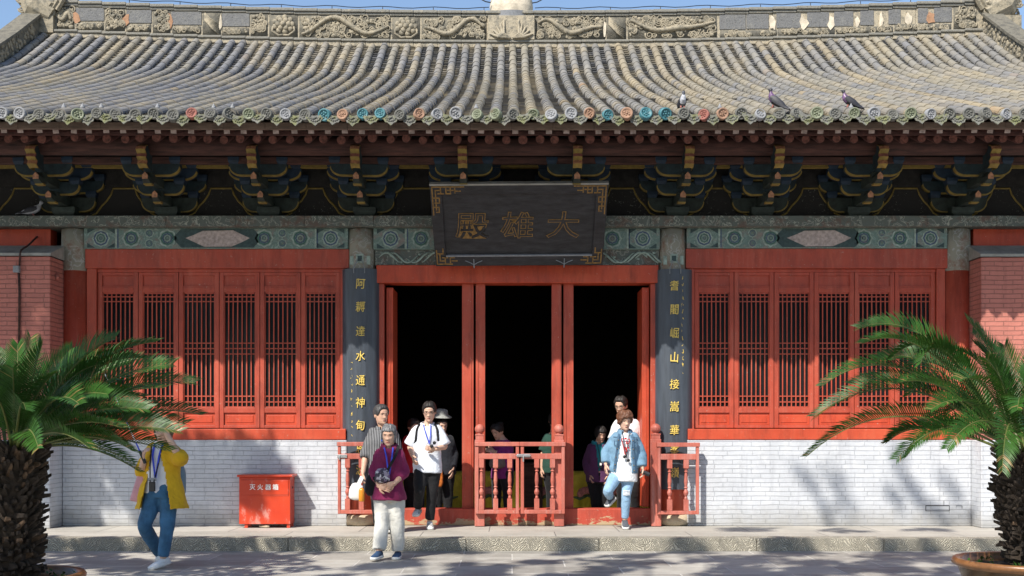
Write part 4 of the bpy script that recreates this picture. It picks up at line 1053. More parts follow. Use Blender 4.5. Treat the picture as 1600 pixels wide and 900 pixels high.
M['glaze'] = plain('brown_glaze', (.085, .045, .018), .22, .5, 4., .05); M['glaze_rim'] = plain('worn_glaze_rim', (.19, .085, .032), .35, .4, 9., .1); M['soil'] = plain('dark_soil', (.03, .022, .015), .95, .5, 20., .8)
def frond(T, o, ctl, tip, rr, roll=0., dens=.0175, L=.17, dry=.008):
    g = MB(); n = 26; pts = []
    for i in range(n + 1):
        t = i / n; pts.append(o * (1 - t) ** 2 + ctl * 2 * t * (1 - t) + tip * t * t)
    ln = sum((b - a).length for a, b in zip(pts, pts[1:]))
    g.mi = 1; g.tube(pts, [.011 * (1 - .8 * i / n) for i in range(n + 1)], 5)
    k = int(ln / dens)
    for i in range(int(k * .16), k + 1):
        t = i / k; f = t * n; a = min(int(f), n - 1); p = pts[a].lerp(pts[a + 1], f - a); tg = (pts[a + 1] - pts[a]).normalized()
        s = tg.cross(V((0, 0, 1)));
        if s.length < .15: s = tg.cross(V((0, 1, .2)))
        s = s.normalized(); s = Quaternion(tg, roll) @ s; nn = s.cross(tg).normalized()
        l = L * (min(1, .35 + (t - .14) * 3.2) if t < .35 else 1.) * (1 - .62 * max(0, (t - .62) / .38)) * rr.uniform(.88, 1.08)
        for sd in (-1, 1):
            d = (tg * (.42 + .5 * t) + s * sd * (.88 - .15 * t) + nn * (.42 + rr.uniform(-.08, .08))).normalized()
            d2 = (d * .95 + tg * .14 - V((0, 0, .07)) - nn * .10).normalized()
            w = (tg - d * tg.dot(d)).normalized() * .0056
            g.mi = 2 if rr.random() < (dry if t < .88 else .12) else 0
            b = len(g.v); m = p + d * l * .5; e = m + d2 * l * .5
            g.v += [tuple(p - w * .6), tuple(p + w * .6), tuple(m + w), tuple(m - w), tuple(e)]
            g.face((b, b + 1, b + 2, b + 3)); g.face((b + 3, b + 2, b + 4))
    return g.build('frond', [M['frond'], M['rachis'], M['frond_dry']], T, smooth=False)
def cycad(px, d, py_top, label, targets, seed, lean, tan, pot_label, pot_h, rim, py_rim):
    rr = random.Random(seed); X = XX(px, d); zt = ZZ(py_top, d); zp = ZZ(py_rim, d)
    # pot
    Q = thing('plant_pot', (X, d, 0), pot_label, 'plant pot', 'pots of the two palms')
    g = MB(); r = rim
    g.lathe([(r * .62, .0), (r * .66, .05), (r * .80, zp * .45), (r * .90, zp * .8), (r * .91, zp - .07)], X, d, 48, False); g.mi = 1
    g.lathe([(r * .91, zp - .07), (r * .99, zp - .045), (r * 1.0, zp - .02), (r * .97, zp), (r * .88, zp - .005), (r * .85, zp - .06), (r * .85, zp - .1)], X, d, 48, False)
    g.build('bowl', [M['glaze'], M['glaze_rim']], Q, smooth=True)
    g = MB(); n = 40; rows = [[(X + q * r * .87 * math.cos(2 * PI * j / n), d + q * r * .87 * math.sin(2 * PI * j / n), zp - .07 + .03 * mnoise.noise((q * 4 * math.cos(j), q * 4 * math.sin(j), 1))) for j in range(n)] for q in (.02, .3, .6, .85, 1.)]
    g.grid(rows, True, True); g.build('soil', [M['soil']], Q, smooth=True)
    for k in range(9):
        a = rr.uniform(0, 2 * PI); q = r * rr.uniform(.45, .8); c = V((X + q * math.cos(a), d + q * math.sin(a), zp - .06)); g = MB()
        for m in range(9):
            b = c + V((rr.uniform(-.05, .05), rr.uniform(-.05, .05), rr.uniform(0, .06))); v = V((rr.uniform(-1, 1), rr.uniform(-1, 1), .6)).normalized() * .022; w = V((-v.y, v.x, 0)) * .6
            g.quadpts(b - v, b + w, b + v, b - w)
        g.build('weed', [M['frond']], Q)
    # palm
    T = thing('cycad_palm', (X, d, zp - .06), label, 'palm', 'potted palms')
    zb = zp - .06; H_ = zt - zb; top = V((X, d, zt)); bot = V((X + lean, d, zb))
    g = MB(); N_ = int(H_ / .030)
    ax = lambda t: bot.lerp(top, t) + V((-.03 * math.sin(PI * t), 0, 0))
    rad = lambda t: .15 + .06 * min(1, t * 1.6)
    g.tube([ax(i / 12) for i in range(13)], [rad(i / 12) * .88 for i in range(13)], 16)
    for i in range(N_ + 3):
        t = i / N_; m = 17
        for k in range(m):
            a = 2 * PI * (k + (i % 2) * .5 + i * .13) / m + rr.uniform(-.12, .12); c = ax(min(t, 1)); u = V((math.cos(a), math.sin(a), 0)); s = V((-math.sin(a), math.cos(a), 0))
            q = c + u * rad(t) * .86 + V((0, 0, rr.uniform(-.014, .014))); ln = rr.uniform(.035, .115) + .05 * max(0, t - .8); w = rr.uniform(.012, .026)
            dirv = (u * .7 + s * rr.uniform(-.35, .35) + V((0, 0, rr.uniform(.2, .8) - .4 * (1 - t)))).normalized(); e = q + dirv * ln; b = len(g.v); up = V((0, 0, 1))
            g.mi = 1 if rr.random() < tan * (.4 + t) else 0
            g.v += [tuple(p) for p in (q - s * w - up * .012, q + s * w - up * .012, q + s * w * .8 + up * .03, q - s * w * .8 + up * .03, e - s * w * .55 - up * .006, e + s * w * .55 - up * .006, e + s * w * .3 + up * .014 , e - s * w * .3 + up * .014)]
            for f in ((0, 1, 5, 4), (1, 2, 6, 5), (2, 3, 7, 6), (3, 0, 4, 7), (4, 5, 6, 7)): g.face([b + z for z in f])
    g.build('trunk', [M['stub'], M['stub_tan']], T)
    o0 = top + V((0, 0, .02))
    for tx, ty, dy, cx, cy, cdy, roll in targets:
        roll = roll * .6 + (1 if tx > px else -1) * rr.uniform(.25, .85) * (1 if rr.random() < .8 else -.6)
        tip = P(tx, ty, d + dy); c = P(cx, cy, d + cdy); o = o0 + V(((c.x - o0.x), (c.y - o0.y), 0)).normalized() * rad(1) * .6
        frond(T, o, c, tip, rr, roll, L=.215 * rr.uniform(.9, 1.1))
        if dy > -.5 and abs(tx - px) < 270:                   # a second, shorter frond of the same flush close by
            j = V((rr.uniform(-.12, .12), rr.uniform(-.3, .3), rr.uniform(-.12, .10)))
            frond(T, o, c + j * .5, o.lerp(tip, rr.uniform(.72, .9)) + j, rr, -roll * .5, L=.19)
    return T
LT = [(302, 598, .2, 175, 585, .2, .2), (268, 570, -.3, 140, 575, -.2, .5), (242, 534, .1, 125, 545, .1, .7), (178, 530, -.2, 95, 560, -.2, .2), (150, 556, .5, 80, 585, .3, 0), (112, 545, .5, 66, 590, .3, .3), (48, 528, .7, 36, 600, .4, 0), (8, 548, .5, 12, 620, .3, 0),
      (66, 538, -.5, 48, 590, -.5, .2), (124, 632, -1.0, 82, 590, -.6, .3), (168, 616, -.7, 95, 600, -.5, .2), (312, 648, .3, 205, 622, .2, -.2), (288, 662, .0, 175, 640, .0, .1), (280, 674, -.3, 150, 650, -.2, -.2), (264, 704, -.1, 155, 668, -.1, -.3), (205, 722, .3, 115, 672, .2, 0),
      (215, 560, .5, 110, 580, .4, .4), (255, 606, .5, 140, 605, .4, -.3), (230, 640, -.6, 120, 625, -.5, .3), (190, 668, -.8, 100, 640, -.6, 0), (140, 700, -.9, 80, 650, -.6, 0), (90, 580, -.8, 55, 600, -.6, 0), (20, 575, -.9, 22, 600, -.6, 0), (-20, 620, -1.0, 2, 600, -.6, 0), (40, 640, -1.1, 32, 600, -.7, 0),
      (-60, 560, .2, -15, 590, .1, 0), (-120, 600, .1, -50, 590, 0, 0), (-180, 640, .3, -90, 610, .2, 0), (-230, 680, 0, -110, 620, 0, 0), (-170, 720, -.4, -80, 640, -.3, 0), (-220, 640, -.5, -100, 600, -.4, 0), (-40, 530, .4, -8, 580, .2, 0), (-140, 560, .5, -60, 570, .3, 0), (-100, 700, .8, -40, 640, .5, 0), (100, 650, 1.0, 60, 620, .6, 0), (0, 640, 1.1, 10, 610, .6, 0), (160, 640, .9, 90, 620, .6, 0), (60, 700, -1.1, 44, 640, -.8, 0)]
RT = [(1342, 512, .1, 1470, 470, .0, -.3), (1350, 536, -.3, 1455, 490, -.2, .2), (1286, 602, -.1, 1410, 505, .0, .2), (1274, 650, .2, 1420, 540, .1, -.2), (1262, 712, -.2, 1395, 590, -.2, .2), (1388, 690, .4, 1440, 640, .3, .2), (1402, 716, -.4, 1490, 620, -.3, .1), (1512, 500, .3, 1572, 560, .2, .5), (1566, 735, -1.0, 1572, 600, -.8, .1),
      (1540, 560, -.7, 1575, 590, -.5, .3), (1498, 594, -.7, 1545, 570, -.5, .1), (1372, 560, .5, 1470, 530, .3, 0), (1330, 600, .6, 1440, 560, .4, -.3), (1400, 600, -.6, 1480, 570, -.5, .3), (1420, 545, .7, 1500, 540, .5, 0), (1455, 640, -.8, 1520, 590, -.6, .2), (1480, 700, -.9, 1540, 610, -.7, 0), (1620, 510, .4, 1610, 590, .3, 0),
      (1570, 540, .7, 1592, 600, .5, 0), (1650, 540, .0, 1625, 590, 0, 0), (1700, 520, .3, 1650, 570, .2, 0), (1760, 560, -.2, 1680, 570, -.1, 0), (1830, 620, .1, 1720, 570, .1, 0), (1880, 690, -.1, 1740, 590, 0, 0), (1800, 700, -.4, 1700, 600, -.3, 0), (1850, 640, .4, 1730, 580, .3, 0), (1700, 720, -.8, 1650, 620, -.6, 0), (1620, 720, -1.1, 1610, 600, -.8, 0), (1590, 640, -1.0, 1596, 580, -.7, 0), (1640, 600, -.9, 1620, 580, -.6, 0),
      (1440, 660, .8, 1520, 600, .5, 0), (1540, 640, 1.0, 1575, 600, .6, 0), (1660, 650, 1.0, 1625, 600, .6, 0), (1740, 660, .8, 1660, 610, .5, 0), (1520, 520, .6, 1570, 570, .4, .2)]
cycad(22, 8.2, 706, 'dark green cycad palm with tan bristly trunk, in the pot beside the yellow coat woman', LT, 21, .0, .2, 'brown glazed pot of the palm beside the yellow coat woman, only its rim showing', .45, .49, 895)
cycad(1604, 9.2, 712, 'arching green cycad palm with dark bristly trunk before the red brick wing wall', RT, 22, .05, .05, 'wide glazed olive brown pot with weeds under the palm with the dark trunk', .45, .57, 873)
# ------------------------------------------------------------------ people
def lerp_tab(tab, x):
    if x <= tab[0][0]: return tab[0][1]
    for (a, b), (c, d) in zip(tab, tab[1:]):
        if x <= c:
            t = (x - a) / (c - a); t = t * t * (3 - 2 * t) * .5 + t * .5
            return b + (d - b) * t
    return tab[-1][1]
def remesh(mb, voxel, smooth=4, fac=.5):
    me = mb.mesh('form'); o = bpy.data.objects.new('form', me); C.objects.link(o)
    m = o.modifiers.new('r', 'REMESH'); m.mode = 'VOXEL'; m.voxel_size = voxel
    s = o.modifiers.new('s', 'SMOOTH'); s.factor = fac; s.iterations = smooth
    r = bpy.data.meshes.new_from_object(o.evaluated_get(bpy.context.evaluated_depsgraph_get()))
    bpy.data.objects.remove(o); bpy.data.meshes.remove(me)
    return r
def curve(pts, n=5):
    """smooth path through joints, keeping (pt, radius) pairs"""
    P_ = [p for p, r in pts]; Rr = [r for p, r in pts]; out = []
    for i in range(len(P_) - 1):
        for k in range(n):
            t = k / n
            a = P_[max(i - 1, 0)]; b = P_[i]; c = P_[i + 1]; d = P_[min(i + 2, len(P_) - 1)]
            m1 = (c - a) * .25; m2 = (d - b) * .25
            h = b * (2 * t ** 3 - 3 * t * t + 1) + m1 * (t ** 3 - 2 * t * t + t) + c * (-2 * t ** 3 + 3 * t * t) + m2 * (t ** 3 - t * t)
            out.append((h, Rr[i] + (Rr[i + 1] - Rr[i]) * t))
    out.append((P_[-1], Rr[-1])); return out
def limb(g, pts, n=12, ends=(True, True)):
    q = curve(pts); g.tube([p for p, r in q], [r for p, r in q], n)
    if ends[0]: g.ball(q[0][0], q[0][1] * .98, 12, 8)
    if ends[1]: g.ball(q[-1][0], q[-1][1] * .98, 12, 8)
TA = [(-.9, .165), (-.35, .165), (-.12, .165), (.05, .166), (.3, .150), (.55, .156), (.72, .162), (.84, .140), (.93, .092), (1.03, .055)]
TB = [(-.9, .125), (-.35, .125), (-.12, .122), (.05, .118), (.3, .108), (.55, .115), (.75, .118), (.88, .098), (.96, .075), (1.03, .055)]
class Body:
    def __init__(s, J, Y, w=1., d=1., lr=1., belly=0., ground=None):
        s.J = {k: P(v[0], v[1], Y + v[2]) for k, v in J.items()}; s.w, s.d, s.lr, s.belly = w, d, lr, belly
        j = s.J
        m = (j['shA'] + j['shB']) / 2; s.pel = (j['hipA'] + j['hipB']) / 2; s.nb = m + V((0, 0, .05))
        for k in ('shA', 'shB'): j[k] = m + (j[k] - m) * .80 - V((0, 0, .022))
        s.up = (s.nb - s.pel).normalized()
    def wid(s, t):
        j = s.J; a = (j['hipB'] - j['hipA']).normalized(); b = (j['shB'] - j['shA']).normalized()
        t = min(max(t, 0), 1); v = a * (1 - t) + b * t; v = v - s.up * v.dot(s.up); return v.normalized()
    def fwd(s, t): return s.wid(t).cross(s.up) if s.wid(t).cross(s.up).y < 0 or True else None
    def ring(s, t, off=0., n=20, flare=0.):
        c = s.pel.lerp(s.nb, t); w = s.wid(t); f = w.cross(s.up)
        if f.y > 0: f = -f if False else f
        a = lerp_tab(TA, t) * s.w + off + flare; b = lerp_tab(TB, t) * s.d + off + flare
        bl = s.belly * math.exp(-((t - .25) / .3) ** 2)
        rows = []
        for k in range(n):
            q = 2 * PI * k / n; cx, sy = math.cos(q), math.sin(q)
            e = .88
            px = a * math.copysign(abs(cx) ** e, cx); py = b * math.copysign(abs(sy) ** e, sy)
            if sy > 0: py *= 1 + bl / b
            rows.append(c + w * px + f * py)
        return rows
    def torso(s, g, t0, t1, off=0., flare=0., step=.06):
        ts = [t0 + (t1 - t0) * i / max(2, int((t1 - t0) / step)) for i in range(max(2, int((t1 - t0) / step)) + 1)]
        g.grid([s.ring(t, off, flare=flare * max(0, (.35 - t))) for t in ts], True, True, True)
def hand(g, wr, d, pn, side, curl=.5, s=1.):
    d = d.normalized(); pn = (pn - d * pn.dot(d)).normalized(); lat = d.cross(pn) * side
    pts = [wr - d * .02, wr + d * .02, wr + d * .055 * s, wr + d * .09 * s]
    g.tube(pts, [.026 * s, .033 * s, .040 * s, .036 * s], 12, True, lat, .45)
    for k, (o, L) in enumerate(((-.030, .066), (-.010, .076), (.010, .082), (.029, .074))):
        p = wr + d * .078 * s + lat * o * s; q = [p]; a = .15; dd = d
        for m, fr in enumerate((.42, .32, .26)):
            a = curl * (.55 + .35 * m); dd = (dd * math.cos(a) + pn * math.sin(a)).normalized(); q.append(q[-1] + dd * L * fr * s)
        g.tube(q, [.0098 * s, .0092 * s, .0085 * s, .0062 * s], 8); 
    p = wr + d * .025 * s + lat * .028 * s; t1 = (d * .6 + lat * .75 + pn * .3).normalized(); t2 = (d * .85 + lat * .25 + pn * .4).normalized()
    g.tube([p, p + t1 * .035 * s, p + t1 * .035 * s + t2 * .028 * s, p + t1 * .035 * s + t2 * .05 * s], [.014 * s, .012 * s, .0105 * s, .007 * s], 8)
HW = [(-1, .018), (-.93, .034), (-.8, .049), (-.55, .060), (-.2, .069), (.1, .074), (.4, .074), (.7, .061), (.9, .037), (1, .003)]
HF = [(-1, .070), (-.88, .083), (-.6, .085), (-.3, .086), (0, .087), (.25, .092), (.5, .088), (.75, .068), (.92, .038), (1, .003)]
HB = [(-1, -.03), (-.8, .012), (-.5, .052), (-.2, .082), (.1, .098), (.4, .100), (.7, .080), (.9, .045), (1, .003)]
def gs(x, m, w): return math.exp(-((x - m) / w) ** 2)
def headpt(phi, v, ext=0., feat=True, gl=0.):
    w, f, b = lerp_tab(HW, v) + ext, lerp_tab(HF, v) + ext, lerp_tab(HB, v) + ext
    c, s = math.cos(phi), math.sin(phi)
    x = w * math.copysign(abs(s) ** .92, s); y = -f * abs(c) ** .9 if c > 0 else b * abs(c) ** .9
    if feat and c > 0:
        a = abs(phi)
        nose = gs(phi, 0, .15 + .10 * gs(v, -.28, .1)) * (.008 * gs(v, .05, .2) + .019 * gs(v, -.24, .13))
        y -= nose
        y += .008 * gs(a, .40, .17) * gs(v, .06, .10) - .004 * gs(a, .38, .3) * gs(v, .23, .07)
        y -= .006 * gs(phi, 0, .28) * gs(v, -.55, .06) + .005 * gs(phi, 0, .3) * gs(v, -.86, .1) - .003 * gs(phi, 0, .3) * gs(v, -.47, .03)
        y -= .003 * gs(a, .65, .25) * gs(v, -.15, .18)
    return V((x, y, v * .115 + ext * max(v, 0) ** 2))
class Head:
    def __init__(s, pos, yaw=0., pitch=0., roll=0., size=1.):
        s.m = Matrix.Translation(pos) @ Matrix.Rotation(R(yaw), 4, 'Z') @ Matrix.Rotation(R(pitch), 4, 'X') @ Matrix.Rotation(R(roll), 4, 'Y') @ Matrix.Scale(size, 4)
    def __call__(s, p): return s.m @ V(p)
    def add(s, g):
        n, m = 44, 40
        b = len(g.v)
        vv = [-1 + 2 * i / m for i in range(m + 1)]
        for v in vv: g.v += [tuple(s(headpt(2 * PI * j / n - PI, v))) for j in range(n)]
        for i in range(m):
            for j in range(n):
                k = (j + 1) % n; ph = abs(2 * PI * (j + .5) / n - PI); v = (vv[i] + vv[i + 1]) / 2
                g.mi = 0
                if -.63 < v < -.49 and ph < .27: g.mi = 1
                if .185 < v < .25 and .17 < ph < .58: g.mi = 2
                if .02 < v < .10 and .26 < ph < .53: g.mi = 3
                g.face((b + i * n + j, b + i * n + k, b + (i + 1) * n + k, b + (i + 1) * n + j))
        g.mi = 0
        g.face([b + j for j in range(n)][::-1])
        for sd in (-1, 1):
            e = MB(); e.ball((0, 0, 0), 1, 10, 8)
            g.add(e.v, e.f, lambda p: s(V((sd * (.076 + .010 * p.x * sd * .6), .012 + p.y * .018 + .006 * sd * p.x, -.005 + p.z * .031))))
def hairline(style, a):
    T = {'short': [(0, .62), (.5, .60), (.75, .45), (.95, .10), (1.25, -.12), (1.5, .02), (1.8, -.12), (2.2, -.50), (PI, -.62)],
         'bob': [(0, .44), (.45, .47), (.75, .40), (.98, .05), (1.1, -.35), (1.2, -.68), (1.8, -.75), (PI, -.85)],
         'curly': [(0, .38), (.5, .36), (.75, .15), (.95, -.15), (1.3, -.35), (1.7, -.45), (PI, -.75)],
         'bun': [(0, .60), (.5, .52), (.8, .30), (1.1, .02), (1.4, .0), (1.7, -.2), (2.2, -.48), (PI, -.58)],
         'fringe': [(0, .36), (.5, .36), (.75, .16), (.95, -.2), (1.3, -.38), (1.6, -.42), (PI, -.78)]}[style]
    return lerp_tab(T, a)
def hair_mesh(H, style, thick, seed, rough=.0, top=0.):
    g = MB(); n, m = 64, 44; vv = [-1 + 2.0 * i / m for i in range(m + 1)]; ins = {}
    for i, v in enumerate(vv):
        for j in range(n):
            ph = 2 * PI * j / n - PI; hl = hairline(style, abs(ph)) + .07 * mnoise.noise((ph * 5, seed, 0)) + .06 * mnoise.noise((ph * 19, seed, 3)); d = v - hl
            ins[i, j] = d > -.02
            t = thick * min(max(d / .16, 0), 1) ** .5 * (1 + top * max(v, 0)) if d > 0 else -.006
            t += (d > 0) * (rough * (mnoise.noise((math.sin(ph) * 5, math.cos(ph) * 5, v * 5 + seed)) + .5 * mnoise.noise((math.sin(ph) * 13, math.cos(ph) * 13, v * 11 + seed))) + .003 * mnoise.noise((ph * 26, v * 2.2, seed)) + .0035 * mnoise.noise((ph * 9, v * 1.5, seed + 4.)))
            g.v.append(tuple(H(headpt(ph, v, t, False))))
    for i in range(m):
        for j in range(n):
            k = (j + 1) % n
            if ins[i + 1, j] or ins[i + 1, k]: g.face((i * n + j, i * n + k, (i + 1) * n + k, (i + 1) * n + j))
    return g
def shoe(g, an, to, top=.09, sole=1, wd=1.):
    f0 = (to - an).normalized(); w = f0.cross(V((0, 0, 1)))
    w = w.normalized() if w.length > .05 else V((1, 0, 0))
    f = (Quaternion(w, R(24)) @ f0).normalized(); u = w.cross(f).normalized()
    if u.z < 0 and abs(f.z) < .9: u = -u
    o = an - u * .078; L = max((to - o).dot(f), .12)
    st = [(-.065, .018, .03), (-.06, .030, .075), (-.03, .036, top), (.01, .038, top), (.05, .041, .070), (L * .62, .046, .055), (L * .8, .044, .045), (L * .94, .034, .036), (L, .016, .026)]
    rows = []
    for x, a, h in st:
        a *= wd
        rows.append([o + f * x + w * (a * math.cos(q)) + u * (max(.0, h * .5 + h * .5 * math.sin(q)) if True else 0) for q in (2 * PI * j / 14 for j in range(14))])
    g.mi = 0; g.grid(rows, True, True, True)
    g.mi = sole
    sr = []
    for x, a, h in st:
        a = a * wd + .004
        x2 = x + (.008 if x > L * .9 else (-.006 if x < -.05 else 0))
        sr.append([o + f * x2 + w * a + u * .026, o + f * x2 - w * a + u * .026, o + f * x2 - w * a - u * .004, o + f * x2 + w * a - u * .004])
    g.grid(sr, True, True, True); g.mi = 0
def crumple(me, amp, scale, seed, zs=1.0):
    """cloth folds pushed along the normals, longer across than along"""
    n = len(me.vertices); co = np.empty(n * 3); no = np.empty(n * 3)
    me.vertices.foreach_get('co', co); me.vertices.foreach_get('normal', no); co = co.reshape(-1, 3); no = no.reshape(-1, 3)
    d = np.array([mnoise.noise((p[0] * scale + seed, p[1] * scale, p[2] * scale * zs + .6 * p[0] * scale)) + .5 * abs(mnoise.noise((p[0] * scale * 2.1, p[1] * scale * 2.1 + seed, p[2] * scale * 2.4 * zs))) - .12 for p in co])
    co += no * (d * amp)[:, None]; me.vertices.foreach_set('co', co.ravel()); me.update()
def garment(mb, name, mat, parent, voxel=.014, sm=4, amp=.007, scale=9., seed=0, zs=1., extra=None, cut=None):
    me = remesh(mb, voxel, sm); crumple(me, amp, scale, seed, zs)
    if cut:
        bm = bmesh.new(); bm.from_mesh(me)
        bmesh.ops.delete(bm, geom=[f for f in bm.faces if cut(f.calc_center_median(), f.normal)], context='FACES'); bm.to_mesh(me); bm.free()
    o = link_mesh(name, me, mat if isinstance(mat, (list, tuple)) else [mat], parent)
    if cut:
        s = o.modifiers.new('thick', 'SOLIDIFY'); s.thickness = .008; s.offset = -1
    return o
def skin(name, c):
    n = NT(name); f = n.noise(n.co(), 18., 3., .6)
    c2 = n.ramp(f, [(.3, sc(c, .9)), (.7, (c[0] * 1.08, c[1] * 1.06, c[2] * 1.04))])
    n.b.inputs['Subsurface Weight'].default_value = .12; n.b.inputs['Subsurface Radius'].default_value = (.02, .008, .004); n.b.inputs['Subsurface Scale'].default_value = .3
    return n.out(c2, .5, spec=.35)
SK = [skin('warm_skin', (.62, .40, .30)), skin('tanned_skin', (.58, .36, .26)), skin('light_skin', (.62, .41, .31))]
LIP = plain('lips', (.34, .12, .10), .5, .1, 30.); BROW = plain('brow_hair', (.05, .035, .03), .8, .2, 40.); LID = plain('eye_shade', (.26, .15, .11), .5, .2, 30.)
EYEW = plain('eye_white', (.62, .58, .54), .3, .05, 20.); IRIS = plain('dark_iris', (.012, .008, .006), .2, .1, 20.)
def hairmat(name, c, var=.4):
    n = NT(name); f = n.noise(n.map(n.co(), (60, 60, 6)), 1., 4., .7)
    n.bump(f, .7, .01); return n.out(n.ramp(f, [(.3, sc(c, 1 - var)), (.7, sc(c, 1 + var))]), .5, spec=.4)
HAIR = dict(black=hairmat('black_hair', (.018, .015, .014)), grey=hairmat('dark_grey_hair', (.14, .14, .145), .75), salt=hairmat('greying_hair', (.055, .054, .056), .8), red=hairmat('reddish_brown_hair', (.13, .055, .03), .5), brown=hairmat('brown_hair', (.08, .04, .025)))
M['sole'] = plain('white_rubber_sole', (.70, .70, .68), .6, .1, 20.); M['soleb'] = plain('black_rubber_sole', (.02, .02, .022), .6, .1, 20.)
def person(label, J, Y, head, top, legs, shoes, skin_i=0, hair=None, w=1., d=1., lr=1., belly=0., hands=None, collar=None, group=None, seed=0, under=None, glasses=False, legr=1., trouser_t=.16):
    """head=(px,py,dy,yaw,pitch,roll,size); top=dict(mat, hem, sleeve(A,B) 0..2, off, ...); legs=dict(mat, off, hem)"""
    B = Body(J, Y, w, d, lr, belly); j = B.J
    feet = (j['anA'] + j['anB']) / 2; z0 = min(j['toA'].z, j['toB'].z) - .02
    T = thing('person', (feet.x, feet.y, z0), label, 'person', group)
    hp = P(head[0], head[1], Y + head[2]); H = Head(hp, head[3], head[4], head[5] if len(head) > 5 else 0, head[6] if len(head) > 6 else 1.)
    # body: one surface
    g = MB(); B.torso(g, -.14, 1.03)
    nk = H((0, .012, -.075)); limb(g, [(B.nb - B.up * .06, .062 * w), (B.nb.lerp(nk, .5), .054), (nk, .052)])
    for s in 'AB':
        sh, el, wr = j['sh' + s], j['el' + s], j['wr' + s]
        limb(g, [(sh, .052 * lr), (sh.lerp(el, .5), .047 * lr), (el, .042 * lr), (el.lerp(wr, .35), .042 * lr), (wr, .028 * lr)])
        hi, kn, an = j['hip' + s], j['kn' + s], j['an' + s]
        limb(g, [(hi, .088 * lr), (hi.lerp(kn, .4), .080 * lr), (kn, .056 * lr), (kn.lerp(an, .35), .056 * lr), (an, .038 * lr)])
    me = remesh(g, .014, 3)
    g = MB(); g.add([v.co for v in me.vertices], [tuple(p.vertices) for p in me.polygons]); bpy.data.meshes.remove(me)
    H.add(g); g.mi = 0
    hs = hands or {}
    for s in 'AB':
        el, wr = j['el' + s], j['wr' + s]; o = hs.get(s, {})
        dd = V(o['d']).normalized() if 'd' in o else (wr - el).normalized()
        hand(g, wr, dd, V(o.get('pn', (1 if s == 'A' else -1, .2, 0))), o.get('side', 1 if s == 'A' else -1), o.get('curl', .55), o.get('s', 1.))
    g.build('body', [SK[skin_i], LIP, BROW, LID], T, smooth=True)
    for sx in (-1, 1):
        c = headpt(sx * .40, .06); e = MB(); e.ball((0, 0, 0), 1, 10, 7); f = MB()
        f.add(e.v, e.f, lambda p: H(V((c.x + p.x * .0135, c.y + .004 + p.y * .006, c.z + p.z * .0055)))); f.mi = 1
        f.add(e.v, e.f, lambda p: H(V((c.x + p.x * .0058, c.y + .0005 + p.y * .004, c.z + p.z * .0052)))); f.build('eye', [EYEW, IRIS], T, smooth=True)
    if glasses:
        f = MB()
        for sx in (-1, 1):
            c = headpt(sx * .40, .06)
            f.tube([H((c.x + .024 * math.cos(q), c.y - .014, c.z + .016 * math.sin(q))) for q in (2 * PI * k / 14 for k in range(15))], .0028, 5, False)
            f.tube([H((sx * .058, c.y - .010, c.z + .004)), H((sx * .078, .02, c.z + .004))], .0028, 5)
        f.tube([H((-.01, -.108, .01)), H((.01, -.108, .01))], .0028, 5); f.build('glasses', [M['black']], T)
    if hair:
        st, col, th, rg = hair[:4]
        hm = hair_mesh(H, st, th, seed, rg, hair[4] if len(hair) > 4 else 0)
        if st == 'bun' and len(hair) > 5: hm.ball(H(hair[5]), .042, 12, 9)
        hm.build('hair', [HAIR[col]], T, smooth=True)
    # clothes
    if under:
        g = MB(); B.torso(g, under['hem'], .97, under.get('off', .014))
        for s in 'AB':
            sh, el = j['sh' + s], j['el' + s]; limb(g, [(sh, .064), (sh.lerp(el, .5), .06)])
        garment(g, under.get('name', 'undershirt'), under['mat'], T, .014, 4, .006, 8., seed + 3)
    off = top.get('off', .022); g = MB(); B.torso(g, top['hem'], top.get('neck', .965), off, top.get('flare', 0.))
    for s, sl in zip('AB', top['sleeve']):
        sh, el, wr = j['sh' + s], j['el' + s], j['wr' + s]; k = top.get('sl', 1.)
        pts = [(sh, (.050 * lr + off * .75) * k), (sh.lerp(el, .5), (.049 * lr + off * .9) * k)]
        if sl <= 1.: pts = [pts[0], (sh.lerp(el, sl * .55), (.052 * lr + off) * k), (sh.lerp(el, sl), (.052 * lr + off * 1.25) * k)]
        else: pts += [(el, (.045 * lr + off) * k), (el.lerp(wr, (sl - 1) * .5), (.042 * lr + off) * k), (el.lerp(wr, sl - 1), (.034 * lr + off) * k)]
        limb(g, pts, ends=(True, False))
    cut = None
    if 'gap' in top:
        c0, c1 = top['gap']; sft = top.get('shift', 0.); ctop = top.get('gtop', c0)
        def cut(p, nrm):
            t = (p - B.pel).dot(B.up) / (B.nb - B.pel).length
            cen = B.pel.lerp(B.nb, t); w_ = B.wid(t); f = w_.cross(B.up); lat = (p - cen).dot(w_) - sft
            q = c1 + (c0 - c1) * min(max((t - top['hem']) / (.8 - top['hem']), 0), 1)
            if t > .8: q = c0 + (ctop - c0) * min((t - .8) / .15, 1)
            dd = (p - cen).dot(f)
            if t < top['hem'] + .03 and nrm.z < -.5 : return True
            return abs(lat) < q and dd > .03 and t < 1.1
    gm = garment(g, top.get('name', 'shirt'), top['mat'], T, .014, 4, top.get('amp', .008), top.get('fs', 8.), seed, 1., cut=cut)
